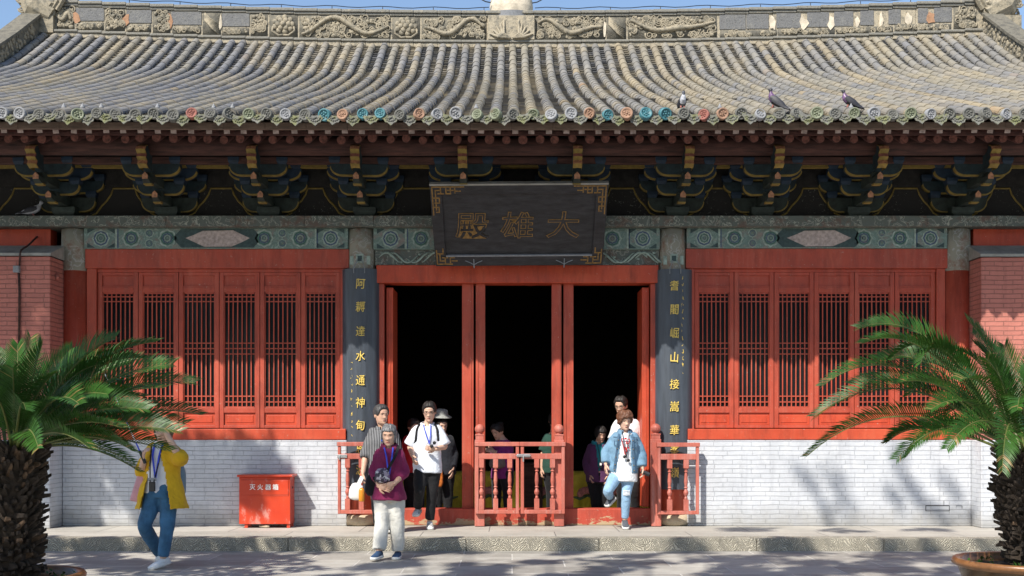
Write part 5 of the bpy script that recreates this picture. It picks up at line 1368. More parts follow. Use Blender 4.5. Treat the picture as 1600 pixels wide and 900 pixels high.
    if collar:
        g = MB(); n = 22; c = B.nb + B.up * .01; w_ = B.wid(1); f = w_.cross(B.up)
        rows = []
        for k in range(n + 1):
            q = -PI / 2 * .0 + PI / 2 + (.32 if True else 0) + (2 * PI - .64) * k / n
            dirv = w_ * math.cos(q) * .072 + f * math.sin(q) * .068
            fr = .5 + .5 * math.sin(q)
            b = c + dirv - B.up * (.035 * fr)
            rows.append([b + dirv.normalized() * .004 + B.up * .035, b + dirv.normalized() * .02 + B.up * .03, b + dirv.normalized() * .042 - B.up * (.012 + .03 * fr), b + dirv.normalized() * .030 - B.up * (.014 + .03 * fr), b - B.up * .01])
        g.grid(rows, False); o = g.build('collar', [collar], gm, smooth=True); s_ = o.modifiers.new('t', 'SOLIDIFY'); s_.thickness = .006
    g = MB(); lo = legs.get('off', .016); B.torso(g, -.14, trouser_t, max(off - .012, .008) if trouser_t > .1 else lo)
    for s in 'AB':
        hi, kn, an = j['hip' + s], j['kn' + s], j['an' + s]; e = legs.get('end', .97); k = legs.get('k', 1.)
        end = kn.lerp(an, e); fl = legs.get('cuff', .055)
        kr = legs.get('knee', .062 + lo * .6)
        limb(g, [(hi, (.09 * lr + lo) * k), (hi.lerp(kn, .45), (.080 * lr + lo) * k), (kn, kr), (kn.lerp(end, .4), max(kr * .96, fl)), (end, fl)], ends=(True, False))
    garment(g, 'trousers', legs['mat'], T, .014, 3, legs.get('amp', .008), legs.get('fs', 9.), seed + 5, .8)
    low = 9.
    for s in 'AB':
        g = MB(); shoe(g, j['an' + s], j['to' + s]); low = min(low, min(p[2] for p in g.v)); g.build('shoe', shoes, T, smooth=True)
    T.location.z += (0 if Y < 14 else .152 if Y < 16.2 else .158) - low
    return T, B, H
def strap(name, pts, wdt, mat, parent, th=.006, up=None):
    g = MB(); q = curve([(V(p), 1) for p in pts], 6); pp = [p for p, r in q]; rows = []
    for i, p in enumerate(pp):
        t = (pp[min(i + 1, len(pp) - 1)] - pp[max(i - 1, 0)]).normalized(); s = t.cross(V((0, -1, 0.05)) if up is None else V(up)).normalized(); n = s.cross(t)
        rows.append([p + s * wdt / 2 + n * th / 2, p - s * wdt / 2 + n * th / 2, p - s * wdt / 2 - n * th / 2, p + s * wdt / 2 - n * th / 2])
    g.grid(rows, True, True, True); return g.build(name, [mat], parent)
def onfront(B, t, lat, ext):
    """a point on the chest: lateral metres, ext beyond the body's front"""
    c = B.pel.lerp(B.nb, t); w_ = B.wid(t); f = w_.cross(B.up); a = lerp_tab(TA, t) * B.w; b = lerp_tab(TB, t) * B.d + B.belly * math.exp(-((t - .25) / .3) ** 2)
    k = math.sqrt(max(0, 1 - min(abs(lat) / (a + .03), 1) ** 2)); return c + w_ * lat + f * (b * k + ext)
def softbag(name, T, c, sx, sy, sz, mat, seed=0, sag=.3):
    g = MB(); g.ball((0, 0, 0), 1, 18, 14)
    g.v = [tuple(V((math.copysign(abs(p[0]) ** .7, p[0]) * sx * (1 + sag * -.4 * p[2]), math.copysign(abs(p[1]) ** .7, p[1]) * sy, math.copysign(abs(p[2]) ** .75, p[2]) * sz)) * (1 + .09 * mnoise.noise((p[0] * 3 + seed, p[1] * 3, p[2] * 3))) + V(c)) for p in g.v]
    return g.build(name, [mat], T, smooth=True)

def printed(name, base, cols, scale):
    n = NT(name); co = n.co(); v = n.n('ShaderNodeTexVoronoi', {'Vector': co, 'Scale': scale}, feature='F1'); c = n.ramp(v.outputs['Color'], [(.2, base)] + [(.35 + .18 * i, q) for i, q in enumerate(cols)]); c = n.mix(n.ramp(n.noise(co, scale * .8, 3., .6), [(.45, 0.), (.5, 1.)]), base, c); return n.out(c, .8)
def stripes(name, a, b, k):
    n = NT(name); s = n.n('ShaderNodeSeparateXYZ', {'Vector': n.co()}); w = n.math('PINGPONG', s.outputs[0], k)
    c = n.mix(n.ramp(n.math('DIVIDE', w, k), [(.62, 0.), (.72, 1.)]), a, b); n.bump(n.noise(n.co(), 10., 4., .6), .4, .02); return n.out(c, .85, spec=.2)
M['maroon'] = cloth('maroon_shirt', (.20, .018, .075)); M['cream'] = cloth('cream_cotton', (.60, .59, .55), .08); M['blue_shoe'] = cloth('navy_mesh_shoe', (.03, .07, .15), .3)
M['striped'] = stripes('charcoal_striped_cotton', (.045, .047, .052), (.30, .30, .31), .011); M['navyt'] = cloth('dark_navy_trousers', (.02, .022, .03)); M['tshirt'] = cloth('white_cotton', (.74, .75, .78), .06)
M['pale_blue'] = cloth('pale_white_blue_shirt', (.70, .74, .82), .06); M['blackc'] = cloth('black_cloth', (.012, .012, .014), .2); M['redc'] = cloth('red_cotton', (.48, .02, .025)); M['purple'] = cloth('bright_purple_knit', (.22, .03, .19)); M['dpurple'] = cloth('dark_purple_jacket', (.085, .028, .085))
M['denim'] = cloth('light_denim', (.15, .27, .39), .35); M['jeans'] = cloth('pale_blue_jeans', (.26, .42, .60), .2); M['bjeans'] = cloth('mid_blue_jeans', (.045, .13, .24), .35); M['yellowc'] = cloth('mustard_yellow_coat', (.62, .37, .015), .1); M['greenc'] = cloth('dark_green_cotton', (.02, .06, .045)); M['lany'] = cloth('blue_lanyard', (.05, .08, .55), .1)
M['grey_shoe'] = cloth('grey_mesh_shoe', (.07, .075, .09), .4); M['white_shoe'] = plain('white_leather_shoe', (.72, .73, .74), .5, .08, 20.); M['bw_shoe'] = printed('white_black_runner', (.68, .68, .68), [(.02, .02, .02), (.6, .6, .6)], 14.); M['pinkc'] = cloth('pale_pink_canvas', (.62, .33, .37), .1); M['bluebag'] = cloth('grey_blue_bag', (.16, .24, .30), .2); M['hatc'] = cloth('grey_felt', (.30, .31, .30), .15)
M['print_bag'] = printed('black_white_print', (.05, .04, .06), [(.55, .50, .55), (.16, .08, .18), (.6, .58, .6)], 26.); M['plastic'] = plain('clear_plastic_bag', (.75, .74, .72), .25, .1, 12., .3); M['tea'] = plain('amber_tea', (.62, .24, .02), .15, .1, 10.); M['wbag'] = cloth('grey_canvas_bag', (.16, .15, .14), .3); M['teal_shirt'] = cloth('teal_shirt', (.02, .22, .26)); M['orange_bag'] = cloth('orange_bag', (.55, .16, .03))

# 1 woman in maroon shirt ---------------------------------------
T, B, H = person('older woman in maroon shirt and cream trousers walking on the paving, hands clasped', dict(
    shA=(589, 703, .0), shB=(628, 703, .0), elA=(583, 737, -.02), elB=(634, 737, -.02), wrA=(592, 757, -.19), wrB=(616, 754, -.19), hipA=(598, 772, 0), hipB=(618, 772, 0),
    knA=(596.5, 815, -.05), knB=(621, 817, .0), anA=(592, 859, -.16), anB=(621.5, 860, .02), toA=(583, 874, -.34), toB=(617, 872.5, -.15)), 13.15,
    (608, 678.5, -.05, -4, 10, 0, 1.05), dict(mat=M['maroon'], hem=-.10, sleeve=(1.55, 1.55), off=.016, sl=.95, amp=.011, fs=11., flare=.075),
    dict(mat=M['cream'], off=.03, cuff=.077, knee=.088, end=.98, amp=.012, fs=8.), [M['blue_shoe'], M['sole']], 1, ('bob', 'grey', .011, .006), w=.92, d=1.02, lr=.9, belly=.02, collar=M['maroon'], seed=1,
    hands=dict(A=dict(d=(.9, -.35, -.3), pn=(.1, 1, -.2), side=-1, curl=.35), B=dict(d=(-.9, -.35, -.35), pn=(-.1, 1, .2), side=1, curl=.4)))
strap('lanyard', [onfront(B, .96, -.05, .02), onfront(B, .75, -.015, .045), onfront(B, .40, .012, .055)], .016, M['lany'], T); strap('lanyard', [onfront(B, .96, .05, .02), onfront(B, .75, .045, .045), onfront(B, .40, .02, .055)], .016, M['lany'], T)
Q = thing('shoulder_bag', P(588, 762, 13.0), 'black sling bag with strap across the maroon shirt woman', 'bag')
softbag('bag_body', Q, P(582, 758, 13.12), .085, .055, .125, M['blackc'], 3); strap('strap', [onfront(B, 1.0, .11, .035), onfront(B, .8, .085, .052), onfront(B, .5, .0, .066), onfront(B, .2, -.1, .07), P(584, 745, 13.0)], .03, M['blackc'], Q)
Q = thing('hand_pouch', P(597, 744, 12.93), 'black and white printed pouch held at the maroon shirt woman\'s waist', 'pouch')
softbag('pouch_body', Q, P(597.5, 743, 12.955), .085, .05, .085, M['print_bag'], 5)

# 2 man in striped shirt ----------------------------------------
T, B, H = person('grey haired man in charcoal striped shirt walking behind the maroon shirt woman', dict(
    shA=(580, 672, .02), shB=(618, 675, .02), elA=(571, 710, .0), elB=(622, 712, .04), wrA=(567, 738, -.10), wrB=(620, 744, -.05), hipA=(588, 742, 0), hipB=(609, 742, 0),
    knA=(589, 781, -.06), knB=(611, 783, .0), anA=(592, 817, .12), anB=(610, 820, .0), toA=(590, 828, -.06), toB=(607, 830, -.19)), 14.75,
    (595.5, 646.5, -.03, 38, 3, 0, 1.06), dict(mat=M['striped'], hem=-.18, sleeve=(1.15, 1.15), off=.028, sl=1.1, amp=.011),
    dict(mat=M['navyt'], off=.025, cuff=.07, knee=.078), [M['blackc'], M['sole']], 1, ('short', 'salt', .012, .003, .6), collar=M['striped'], seed=2, hands=dict(A=dict(d=(-.1, -.2, -1), pn=(1, .3, 0), curl=.9)))
strap('lanyard', [onfront(B, .96, .04, .02), onfront(B, .7, .0, .045)], .016, M['lany'], T)
Q = thing('plastic_bag', P(558, 772, 14.6), 'crumpled clear plastic bag with an amber drink held by the striped shirt man', 'plastic bag')
c = P(557, 768, 14.58); softbag('bag_body', Q, (c.x, c.y, c.z - .0), .095, .05, .11, M['plastic'], 7, .6); strap('bag_handle', [P(566, 745, 14.6), P(562, 753, 14.58), P(558, 762, 14.58)], .05, M['plastic'], Q, .01)
Q = thing('drink_bottle', P(564, 782, 14.52), 'amber bottled tea hanging beside the clear plastic bag', 'bottle')
c = P(565, 773, 14.5); g = MB(); g.lathe([(.033, c.z - .085), (.038, c.z - .078), (.038, c.z + .05), (.03, c.z + .07), (.015, c.z + .09)], c.x, c.y, 14); g.build('bottle_body', [M['tea']], Q, smooth=True)
g = MB(); g.lathe([(.016, c.z + .09), (.017, c.z + .093), (.017, c.z + .112), (.012, c.z + .113)], c.x, c.y, 12); g.build('cap', [M['white']], Q)

# 3 man in white shirt with glasses -----------------------------
T, B, H = person('young man with glasses in white shirt and black trousers stepping over the threshold', dict(
    shA=(649, 668, .0), shB=(687, 667, .0), elA=(641, 695, .03), elB=(695, 695, -.02), wrA=(645, 711, -.18), wrB=(681, 699, -.22), hipA=(659, 728, 0), hipB=(677, 728, 0),
    knA=(655, 763, -.16), knB=(675, 768, -.02), anA=(653, 790, .05), anB=(671.5, 811, .02), toA=(648.5, 804, -.09), toB=(672.5, 824, -.12)), 15.30,
    (671, 641, -.05, -2, 14, 0, 1.08), dict(mat=M['pale_blue'], hem=-.13, sleeve=(.95, .95), off=.03, sl=1.12, amp=.011),
    dict(mat=M['blackc'], off=.02, cuff=.064, knee=.074), [M['bw_shoe'], M['sole']], 0, ('short', 'black', .011, .004, .9), collar=M['pale_blue'], seed=4, glasses=True,
    hands=dict(A=dict(d=(.25, -.6, -.7), pn=(1, .2, .2), curl=.6), B=dict(d=(-.95, -.3, .05), pn=(0, 1, .4), side=1, curl=.7)))
for s in (-1, 1): strap('backpack_strap', [onfront(B, 1.0, s * .10, .03), onfront(B, .85, s * .135, .035), onfront(B, .6, s * .15, .04), onfront(B, .42, s * .19, .0)], .03, M['blackc'], T)
for s in (-1, 1): strap('lanyard', [onfront(B, .97, s * .05, .03), onfront(B, .75, s * .03 + .02, .045), onfront(B, .52, .035, .05)], .012, M['lany'], T)
Q = thing('sunglasses', P(676, 697, 15.0), 'dark folded sunglasses held by the man in white shirt', 'sunglasses')
c = P(676.5, 694.5, 15.03); g = MB(); 
for s in (-1, 1): g.ball((c.x + s * .018, c.y, c.z + s * .022), .024, 10, 7, sy=.3)
g.tube([(c.x - .02, c.y, c.z - .03), (c.x + .02, c.y + .03, c.z + .03)], .005, 5); g.build('lens', [M['black']], Q, smooth=True)

# 4 woman in red inside -----------------------------------------
T, B, H = person('woman in red top standing in the dark doorway behind the white shirt man', dict(
    shA=(635, 675, .0), shB=(660, 674, .02), elA=(628, 700, .0), elB=(666, 700, .02), wrA=(632, 718, -.10), wrB=(664, 722, -.10), hipA=(640, 727, 0), hipB=(656, 727, 0),
    knA=(640, 760, 0), knB=(656, 760, 0), anA=(640, 796, 0), anB=(656, 796, 0), toA=(638, 805, -.15), toB=(656, 805, -.15)), 16.55,
    (646, 658, -.03, 30, 18, 0, 1.0), dict(mat=M['redc'], hem=-.05, sleeve=(.9, .9), off=.022), dict(mat=M['blackc']), [M['blackc'], M['soleb']], 0, ('bun', 'black', .013, .002, .3, (0, .09, .05)), w=.95, seed=6)
# 5 person with hat ---------------------------------------------
T, B, H = person('dark clothed person in grey bucket hat inside the doorway behind the white shirt man', dict(
    shA=(680, 672, .0), shB=(704, 672, .02), elA=(676, 698, .0), elB=(709, 699, .02), wrA=(678, 720, -.08), wrB=(707, 722, -.08), hipA=(684, 722, 0), hipB=(700, 722, 0),
    knA=(684, 757, 0), knB=(700, 757, 0), anA=(684, 792, 0), anB=(700, 792, 0), toA=(683, 800, -.15), toB=(701, 800, -.15)), 16.7,
    (690, 654, -.02, 25, 8, 0, 1.0), dict(mat=M['navyt'], hem=-.15, sleeve=(1.8, 1.8), off=.026), dict(mat=M['blackc']), [M['blackc'], M['soleb']], 0, ('short', 'black', .012, .002), seed=7)
g = MB()
prof_ = [(.155, .022), (.15, .030), (.098, .058), (.094, .075), (.086, .125), (.05, .140), (.002, .142)]
g.grid([[H((r * .98 * math.cos(q), .008 + r * 1.08 * math.sin(q), z)) for q in (2 * PI * k / 24 for k in range(24))] for r, z in prof_], True); o = g.build('hat', [M['hatc']], T, smooth=True); s_ = o.modifiers.new('t', 'SOLIDIFY'); s_.thickness = .006
Q = thing('orange_bag', P(686, 745, 16.5), 'small orange bag hanging beside the person in the grey hat', 'bag'); softbag('bag_body', Q, P(687, 746, 16.52), .05, .04, .14, M['orange_bag'], 2)
# 6 purple woman inside -----------------------------------------
T, B, H = person('woman in bright purple top looking down at her hands behind the middle gate', dict(
    shA=(779, 686, .08), shB=(793, 687, -.10), elA=(776, 706, .08), elB=(795, 708, -.12), wrA=(769, 698, -.02), wrB=(773, 701, -.16), hipA=(778, 735, .06), hipB=(792, 735, -.08),
    knA=(776, 766, .05), knB=(793, 766, -.06), anA=(776, 797, .05), anB=(794, 797, -.05), toA=(768, 803, .0), toB=(786, 803, -.1)), 16.75,
    (777.5, 669, -.02, -38, 26, 0, 1.0), dict(mat=M['purple'], hem=-.15, sleeve=(1.85, 1.85), off=.024), dict(mat=M['navyt']), [M['blackc'], M['sole']], 0, ('bun', 'black', .013, .002, .3, (.02, .085, .07)), w=.95, seed=8)
Q = thing('waist_bag', P(776, 728, 16.6), 'grey canvas waist bag worn by the purple woman', 'bag'); softbag('bag_body', Q, P(777, 723, 16.58), .12, .06, .085, M['wbag'], 4)
# 7 green shirt person ------------------------------------------
T, B, H = person('person in dark green shirt half hidden by the door post behind the gate', dict(
    shA=(853, 676, .0), shB=(878, 676, .0), elA=(849, 702, .0), elB=(882, 702, .0), wrA=(846.5, 727, -.04), wrB=(884, 727, -.04), hipA=(858, 728, 0), hipB=(873, 728, 0),
    knA=(860, 762, 0), knB=(874, 762, 0), anA=(860, 796, 0), anB=(874, 796, 0), toA=(859, 804, .15), toB=(875, 804, .15)), 16.85,
    (866, 652, -.02, 170, 5, 0, 1.0), dict(mat=M['greenc'], hem=-.1, sleeve=(.9, .9), off=.026), dict(mat=M['blackc']), [M['blackc'], M['soleb']], 1, ('short', 'black', .012, .002), seed=9)
# 8 dark purple jacket woman ------------------------------------
T, B, H = person('older woman in dark purple jacket standing in the shade inside the right doorway', dict(
    shA=(923, 695, .0), shB=(947, 693, .0), elA=(918, 719, .02), elB=(952, 718, .0), wrA=(921, 739, -.06), wrB=(950, 740, -.08), hipA=(928, 744, 0), hipB=(944, 744, 0),
    knA=(930, 773, -.03), knB=(944, 773, -.03), anA=(931, 800, .0), anB=(945, 800, .0), toA=(930, 806, -.14), toB=(946, 806, -.14)), 16.75,
    (938.5, 675.5, -.05, 14, 16, 0, .98), dict(mat=M['dpurple'], hem=-.12, sleeve=(1.85, 1.85), off=.03, sl=1.1, gap=(.045, .0), gtop=.05, name='jacket'), dict(mat=M['blackc'], off=.018), [M['blackc'], M['soleb']], 1, ('fringe', 'black', .016, .004), w=1.0, seed=10,
    under=dict(mat=M['teal_shirt'], hem=.2), collar=M['teal_shirt'])
strap('camera_cord', [onfront(B, .95, -.03, .05), onfront(B, .3, .03, .06)], .008, M['blackc'], T)
Q = thing('camera_pendant', P(939, 728, 16.55), 'small black and white device hanging at the purple jacket woman\'s waist', 'audio guide'); c = P(938.5, 726.5, 16.58); g = MB(); g.box(c.x - .022, c.x + .022, c.y - .012, c.y + .012, c.z - .04, c.z + .04); g.build('case', [M['black']], Q, bevel=.006)
g = MB(); g.box(c.x - .014, c.x + .014, c.y - .015, c.y - .0125, c.z - .005, c.z + .028); g.build('screen', [M['white']], Q)
# 9 man behind the denim woman ----------------------------------
T, B, H = person('dark haired man in white shirt stepping out behind the denim jacket woman', dict(
    shA=(962, 661, .04), shB=(995, 660, .0), elA=(958, 690, .05), elB=(1000, 690, .03), wrA=(960, 716, -.02), wrB=(999, 717, -.05), hipA=(970, 725, 0), hipB=(990, 725, 0),
    knA=(971, 765, -.05), knB=(991, 763, -.10), anA=(971, 806, .1), anB=(993, 803, .0), toA=(970, 816, -.06), toB=(992, 813, -.17)), 16.35,
    (970.5, 634.5, -.04, -28, 16, 0, 1.06), dict(mat=M['tshirt'], hem=-.12, sleeve=(.9, .9), off=.03, amp=.01), dict(mat=M['blackc'], off=.02, cuff=.064), [M['blackc'], M['soleb']], 1, ('short', 'black', .012, .005, .9), seed=11, glasses=True, collar=M['tshirt'])
# 10 woman in denim jacket --------------------------------------
T, B, H = person('woman with reddish hair in denim jacket and ripped jeans lifting one foot on the terrace', dict(
    shA=(960, 677, .0), shB=(993, 677, .0), elA=(947.5, 703, .03), elB=(1001.5, 705, .03), wrA=(946.5, 722, -.04), wrB=(1004, 728, -.05), hipA=(964, 738, 0), hipB=(983, 738, 0),
    knA=(949.5, 764, -.20), knB=(978, 770, -.04), anA=(953, 773, .14), anB=(976.5, 808, .02), toA=(947.5, 785, .10), toB=(978, 823.5, -.12)), 15.32,
    (976, 654.5, -.05, 16, 10, 0, 1.04), dict(mat=M['denim'], hem=.03, sleeve=(1.9, 1.9), off=.026, sl=1.05, gap=(.06, .11), gtop=.05, name='denim_jacket', amp=.007, fs=13.),
    dict(mat=M['jeans'], off=.008, cuff=.05, knee=.066, amp=.006, end=.96), [M['grey_shoe'], M['sole']], 2, ('curly', 'red', .022, .012, .5), w=1.06, d=1.08, seed=12, under=dict(mat=M['tshirt'], hem=-.16, off=.018, name='tee_shirt'), collar=M['denim'],
    hands=dict(A=dict(d=(.0, -.15, -1), pn=(1, .2, 0), curl=.4), B=dict(d=(.1, -.2, -1), pn=(-1, -.1, 0), curl=.8)))
JK = [c for c in T.children if c.name.startswith('denim_jacket')][0]
M['dseam'] = cloth('dark_denim_seam', (.07, .13, .21), .2); M['brass'] = plain('brass_button', (.45, .32, .12), .35, .2, 20., 0, .8)
for s in (-1, 1):
    ed = [onfront(B, t, s * (.075 + .045 * (1 - t)) * 1.12, .034) for t in (.90, .75, .55, .35, .18, .06)]
    strap('placket', ed, .026, M['dseam'], JK, .006)
    g = MB()
    for p in ed[1:]: g.ball(p + V((0, -.008, 0)), .0075, 6, 4)
    g.build('button', [M['brass']], JK)
    a, b, c, d = onfront(B, .76, s * .09, .038), onfront(B, .75, s * .15, .036), onfront(B, .63, s * .145, .038), onfront(B, .60, s * .092, .042)
    g = MB(); g.tube([a, b, c, d, a], .0045, 5, False); g.build('pocket_seam', [M['dseam']], JK)
    strap('yoke_seam', [onfront(B, .84, s * .07, .036), onfront(B, .82, s * .12, .03), onfront(B, .82, s * .16, .02)], .007, M['dseam'], JK)
g = MB(); rr = random.Random(3)
tri = [onfront(B, .78, -.055, .042), onfront(B, .78, .055, .042), onfront(B, .42, .0, .046), onfront(B, .78, -.055, .042)]
for a, b in zip(tri, tri[1:]): g.tube([a.lerp(b, i / 6) + V((0, -.002, 0)) for i in range(7)], .006, 5)
for k in range(7): p = onfront(B, rr.uniform(.5, .85), rr.uniform(-.04, .04), .043); g.ball(p, rr.uniform(.008, .016), 6, 5, sy=.3)
g.build('red_print', [M['redc']], T)
for s in (-1, 1): strap('lanyard', [onfront(B, .98, s * .05, .03), onfront(B, .75, s * .03, .046), onfront(B, .35, .02, .05)], .008, M['blackc'], T)
Q = thing('sunglasses', P(976, 733, 15.1), 'sunglasses hanging from the neck cord of the denim jacket woman', 'sunglasses'); g = MB()
for s in (-1, 1): g.ball(onfront(B, .33 - s * .04, .02 + s * .026, .055), .022, 10, 7, sy=.35)
g.build('lens', [M['black']], Q, smooth=True)
Q = thing('phone', P(1006, 742, 15.2), 'black phone held low by the denim jacket woman', 'phone'); c = P(1007, 739.5, 15.22); g = MB(); g.tube([c + V((-.05, 0, .03)), c + V((.065, -.02, -.02))], [.03, .03], 4, True, None, .35); g.build('phone_body', [M['black']], Q, bevel=.004)
g = MB()
kn = B.J['knB']; 
for k in range(4): g.tube([kn + V((-.045, -.062, .03 - .018 * k)), kn + V((0, -.078, .028 - .018 * k)), kn + V((.045, -.062, .03 - .018 * k))], .006, 5)
g.build('frayed_rip', [M['tshirt']], T)
# 11 woman in yellow --------------------------------------------
T, B, H = person('woman in mustard yellow coat and blue jeans walking under the palm, hand shading her eyes', dict(
    shA=(238, 697, .02), shB=(270, 697, .0), elA=(222, 736, .02), elB=(282, 716, -.12), wrA=(224, 716, -.20), wrB=(259, 674, -.19), hipA=(243, 765, 0), hipB=(264, 765, 0),
    knA=(226, 820, -.12), knB=(262, 822, -.10), anA=(249, 864, .24), anB=(255, 870, -.12), toA=(258, 878, .03), toB=(234, 889, -.25)), 12.35,
    (256, 673, -.05, -12, 6, 0, 1.06), dict(mat=M['yellowc'], hem=-.38, sleeve=(1.3, 1.25), off=.034, sl=1.08, gap=(.055, .17), gtop=.06, shift=-.02, name='yellow_coat', amp=.016, fs=6., flare=.11),
    dict(mat=M['bjeans'], off=.014, cuff=.062, knee=.078, amp=.011, end=.97), [M['white_shoe'], M['sole']], 2, ('bob', 'brown', .02, .004), seed=13, under=dict(mat=M['tshirt'], hem=-.06, off=.024, name='tee_shirt'),
    hands=dict(A=dict(d=(.15, -.3, .9), pn=(.9, .3, 0), curl=1.1), B=dict(d=(-.75, -.15, .5), pn=(-.2, .9, -.4), side=1, curl=.25)))
for s in (-1, 1): strap('lanyard', [onfront(B, .96, s * .045, .03), onfront(B, .7, s * .035 - .01, .048), onfront(B, .22, -.02, .055)], .018, M['lany'], T)
Q = thing('neck_camera', P(235, 762, 12.1), 'small black camera hanging on the yellow coat woman\'s chest', 'camera'); c = onfront(B, .08, -.045, .085); g = MB(); g.box(c.x - .032, c.x + .032, c.y - .018, c.y + .018, c.z - .055, c.z + .05); g.build('camera_body', [M['black']], Q, bevel=.008)
g = MB(); g.box(c.x - .045, c.x + .045, c.y - .004, c.y + .004, c.z + .056, c.z + .09); g.build('badge_sleeve', [M['disc_pale']], Q); 
for s in (-1, 1): strap('neck_strap', [onfront(B, .9, s * .06 - .01, .05), onfront(B, .5, s * .045 - .03, .058), c + V((s * .02, -.006, .05))], .012, M['blackc'], Q)
Q = thing('tote_bag', P(212, 782, 12.4), 'pale pink tote bag hanging at the yellow coat woman\'s side', 'bag'); g = MB()
p = [P(228, 725, 12.32), P(221, 722, 12.32), P(203, 782, 12.34), P(218, 785, 12.34), P(225, 770, 12.33)]; g.prism([(q.x, q.z) for q in p], 12.30, 12.38); g.build('bag_body', [M['pinkc']], Q, bevel=.02)
Q = thing('back_bag', P(284, 760, 12.5), 'grey blue shoulder bag behind the yellow coat woman', 'bag'); softbag('bag_body', Q, P(279.5, 752, 12.52), .07, .09, .20, M['bluebag'], 6); strap('strap', [P(268, 697, 12.22), P(275, 705, 12.24), P(277, 722, 12.28), P(279, 738, 12.40)], .03, M['bluebag'], Q)
Q = thing('walking_stick', P(224, 718, 12.1), 'thin white and blue selfie stick held up by the yellow coat woman', 'selfie stick')
a, b = P(227, 724, 12.14), P(163, 582, 12.0); g = MB(); g.tube([a, a.lerp(b, .14)], [.018, .016], 10); g.build('grip', [M['black']], Q)
for k in range(9):
    t0, t1 = .14 + .86 * k / 9, .14 + .86 * (k + .96) / 9; g = MB(); g.tube([a.lerp(b, t0), a.lerp(b, t1)], .008 - .0004 * k, 8); g.build('shaft_section', [M['white'] if k % 3 else M['lany']], Q)
# ------------------------------------------------------------------ courtyard trees outside the picture that dapple the ground and the wall
M['leaf'] = leafmat('broad_leaf', (.035, .075, .02), .3, .5); M['bark'] = plain('tree_bark', (.10, .08, .06), .9, .4, 6., .8, stretch=(3, 3, 1))
U = V((-.68, -1.0, 1.24))
def back(px, py, Y0, Yc):
    p = P(px, py, Y0); return p + U * (Y0 - Yc)
def tree(label, base, clumps, rr, leaf=.13, per=46, trunk_r=.2):
    T = thing('courtyard_tree', base, label, 'tree', 'trees outside the picture')
    cen = sum((q[0] for q in clumps), V((0, 0, 0))) / len(clumps); fork = V(base).lerp(cen, .45); fork.x = base[0] * .7 + cen.x * .3; fork.y = base[1] * .7 + cen.y * .3
    g = MB(); g.tube([V(base), V(base).lerp(fork, .5) + V((.1, .1, 0)), fork], [trunk_r * 1.2, trunk_r, trunk_r * .8], 10)
    for i, (c, r, *pp) in enumerate(clumps):
        if i % 3 == 0 and not pp:
            m = fork.lerp(c, .5) + V((rr.uniform(-.4, .4), rr.uniform(-.4, .4), rr.uniform(0, .5))); g.tube([fork, m, c], [trunk_r * .35, trunk_r * .2, .012], 6)
    g.build('trunk', [M['bark']], T, smooth=True)
    g = MB()
    for c, r, *pp in clumps:
        lf = pp[1] if len(pp) > 1 else leaf
        for k in range(pp[0] if pp else per):
            a = V((rr.gauss(0, 1), rr.gauss(0, 1), rr.gauss(0, .8))); a = a.normalized() * r * rr.random() ** .5; p = c + a
            u = V((rr.gauss(0, 1), rr.gauss(0, 1), rr.gauss(0, .7))).normalized(); w = u.cross(V((rr.gauss(0, 1), rr.gauss(0, 1), 1))).normalized(); s = lf * rr.uniform(.7, 1.3)
            g.quadpts(p - u * s, p + w * s * .5, p + u * s, p - w * s * .5)
    g.build('crown', [M['leaf']], T); return T
rr = random.Random(31)
cl = []
# shade over the left paving, terrace and lower left wall; streaks of sun left open
for k in range(150):
    px, py = rr.uniform(30, 470), rr.uniform(700 if rr.random() < .3 else 745, 830)
    if px > 190 and py < 748: continue
    s = (px - 95) - (py - 700) * .55
    if 20 < s % 190 < 62 and px < 260 and py > 715: continue
    if 250 < px < 300 and rr.random() < .5: continue
    cl.append((back(px, py, 16, rr.uniform(8.6, 9.6)), rr.uniform(.2, .36), 27))
for k in range(150):
    px, py = rr.uniform(-40, 540), rr.uniform(838, 900); Y0 = F * HC / (py - HY) if py > 862 else 13.9
    if rr.random() < .6: continue
    cl.append((back(px, py, min(Y0, 13.9), rr.uniform(7.6, 9.0)), rr.uniform(.25, .42), 30))
for k in range(22): cl.append((back(rr.uniform(190, 300), rr.uniform(660, 880), 12.3, rr.uniform(7.4, 8.4)), rr.uniform(.16, .30)))
for k in range(16): cl.append((back(rr.uniform(-30, 110), rr.uniform(400, 660), 15.4, rr.uniform(9, 10)), rr.uniform(.3, .5)))
cl = [q for q in cl if abs(q[0].x) > q[0].y * .47 + .5 or q[0].z > HC + .42 * q[0].y]
tree('broad leaved tree left of the picture that shades the paving', (-12.5, 7.5, 0), cl, rr)
cl = []
for k in range(60): cl.append((back(rr.uniform(-60, 240), rr.uniform(560, 760), 8.2, rr.uniform(3.5, 4.5)), rr.uniform(.2, .34)))
tree('smaller tree left of the camera that shades the left palm', (-8.5, 3.0, 0), cl, rr, .12, 40, .14)
cl = []
for k in range(120):                                       # right paving and terrace
    px, py = rr.uniform(930, 1620), rr.uniform(826, 905); Y0 = F * HC / (py - HY) if py > 862 else 16 - (py - 822) * .115
    if px < 1080 and rr.random() < (.85 if py < 862 else .55): continue
    if rr.random() < .52: continue
    cl.append((back(px, py, min(max(Y0, 11.5), 15.9), rr.uniform(3.5, 5.5)), rr.uniform(.24, .42)))
for k in range(26):                                        # middle paving: loose dapple
    px, py = rr.uniform(500, 930), rr.uniform(845, 905); Y0 = min(F * HC / (py - HY), 13.8); cl.append((back(px, py, Y0, rr.uniform(3.5, 5.5)), rr.uniform(.15, .3)))
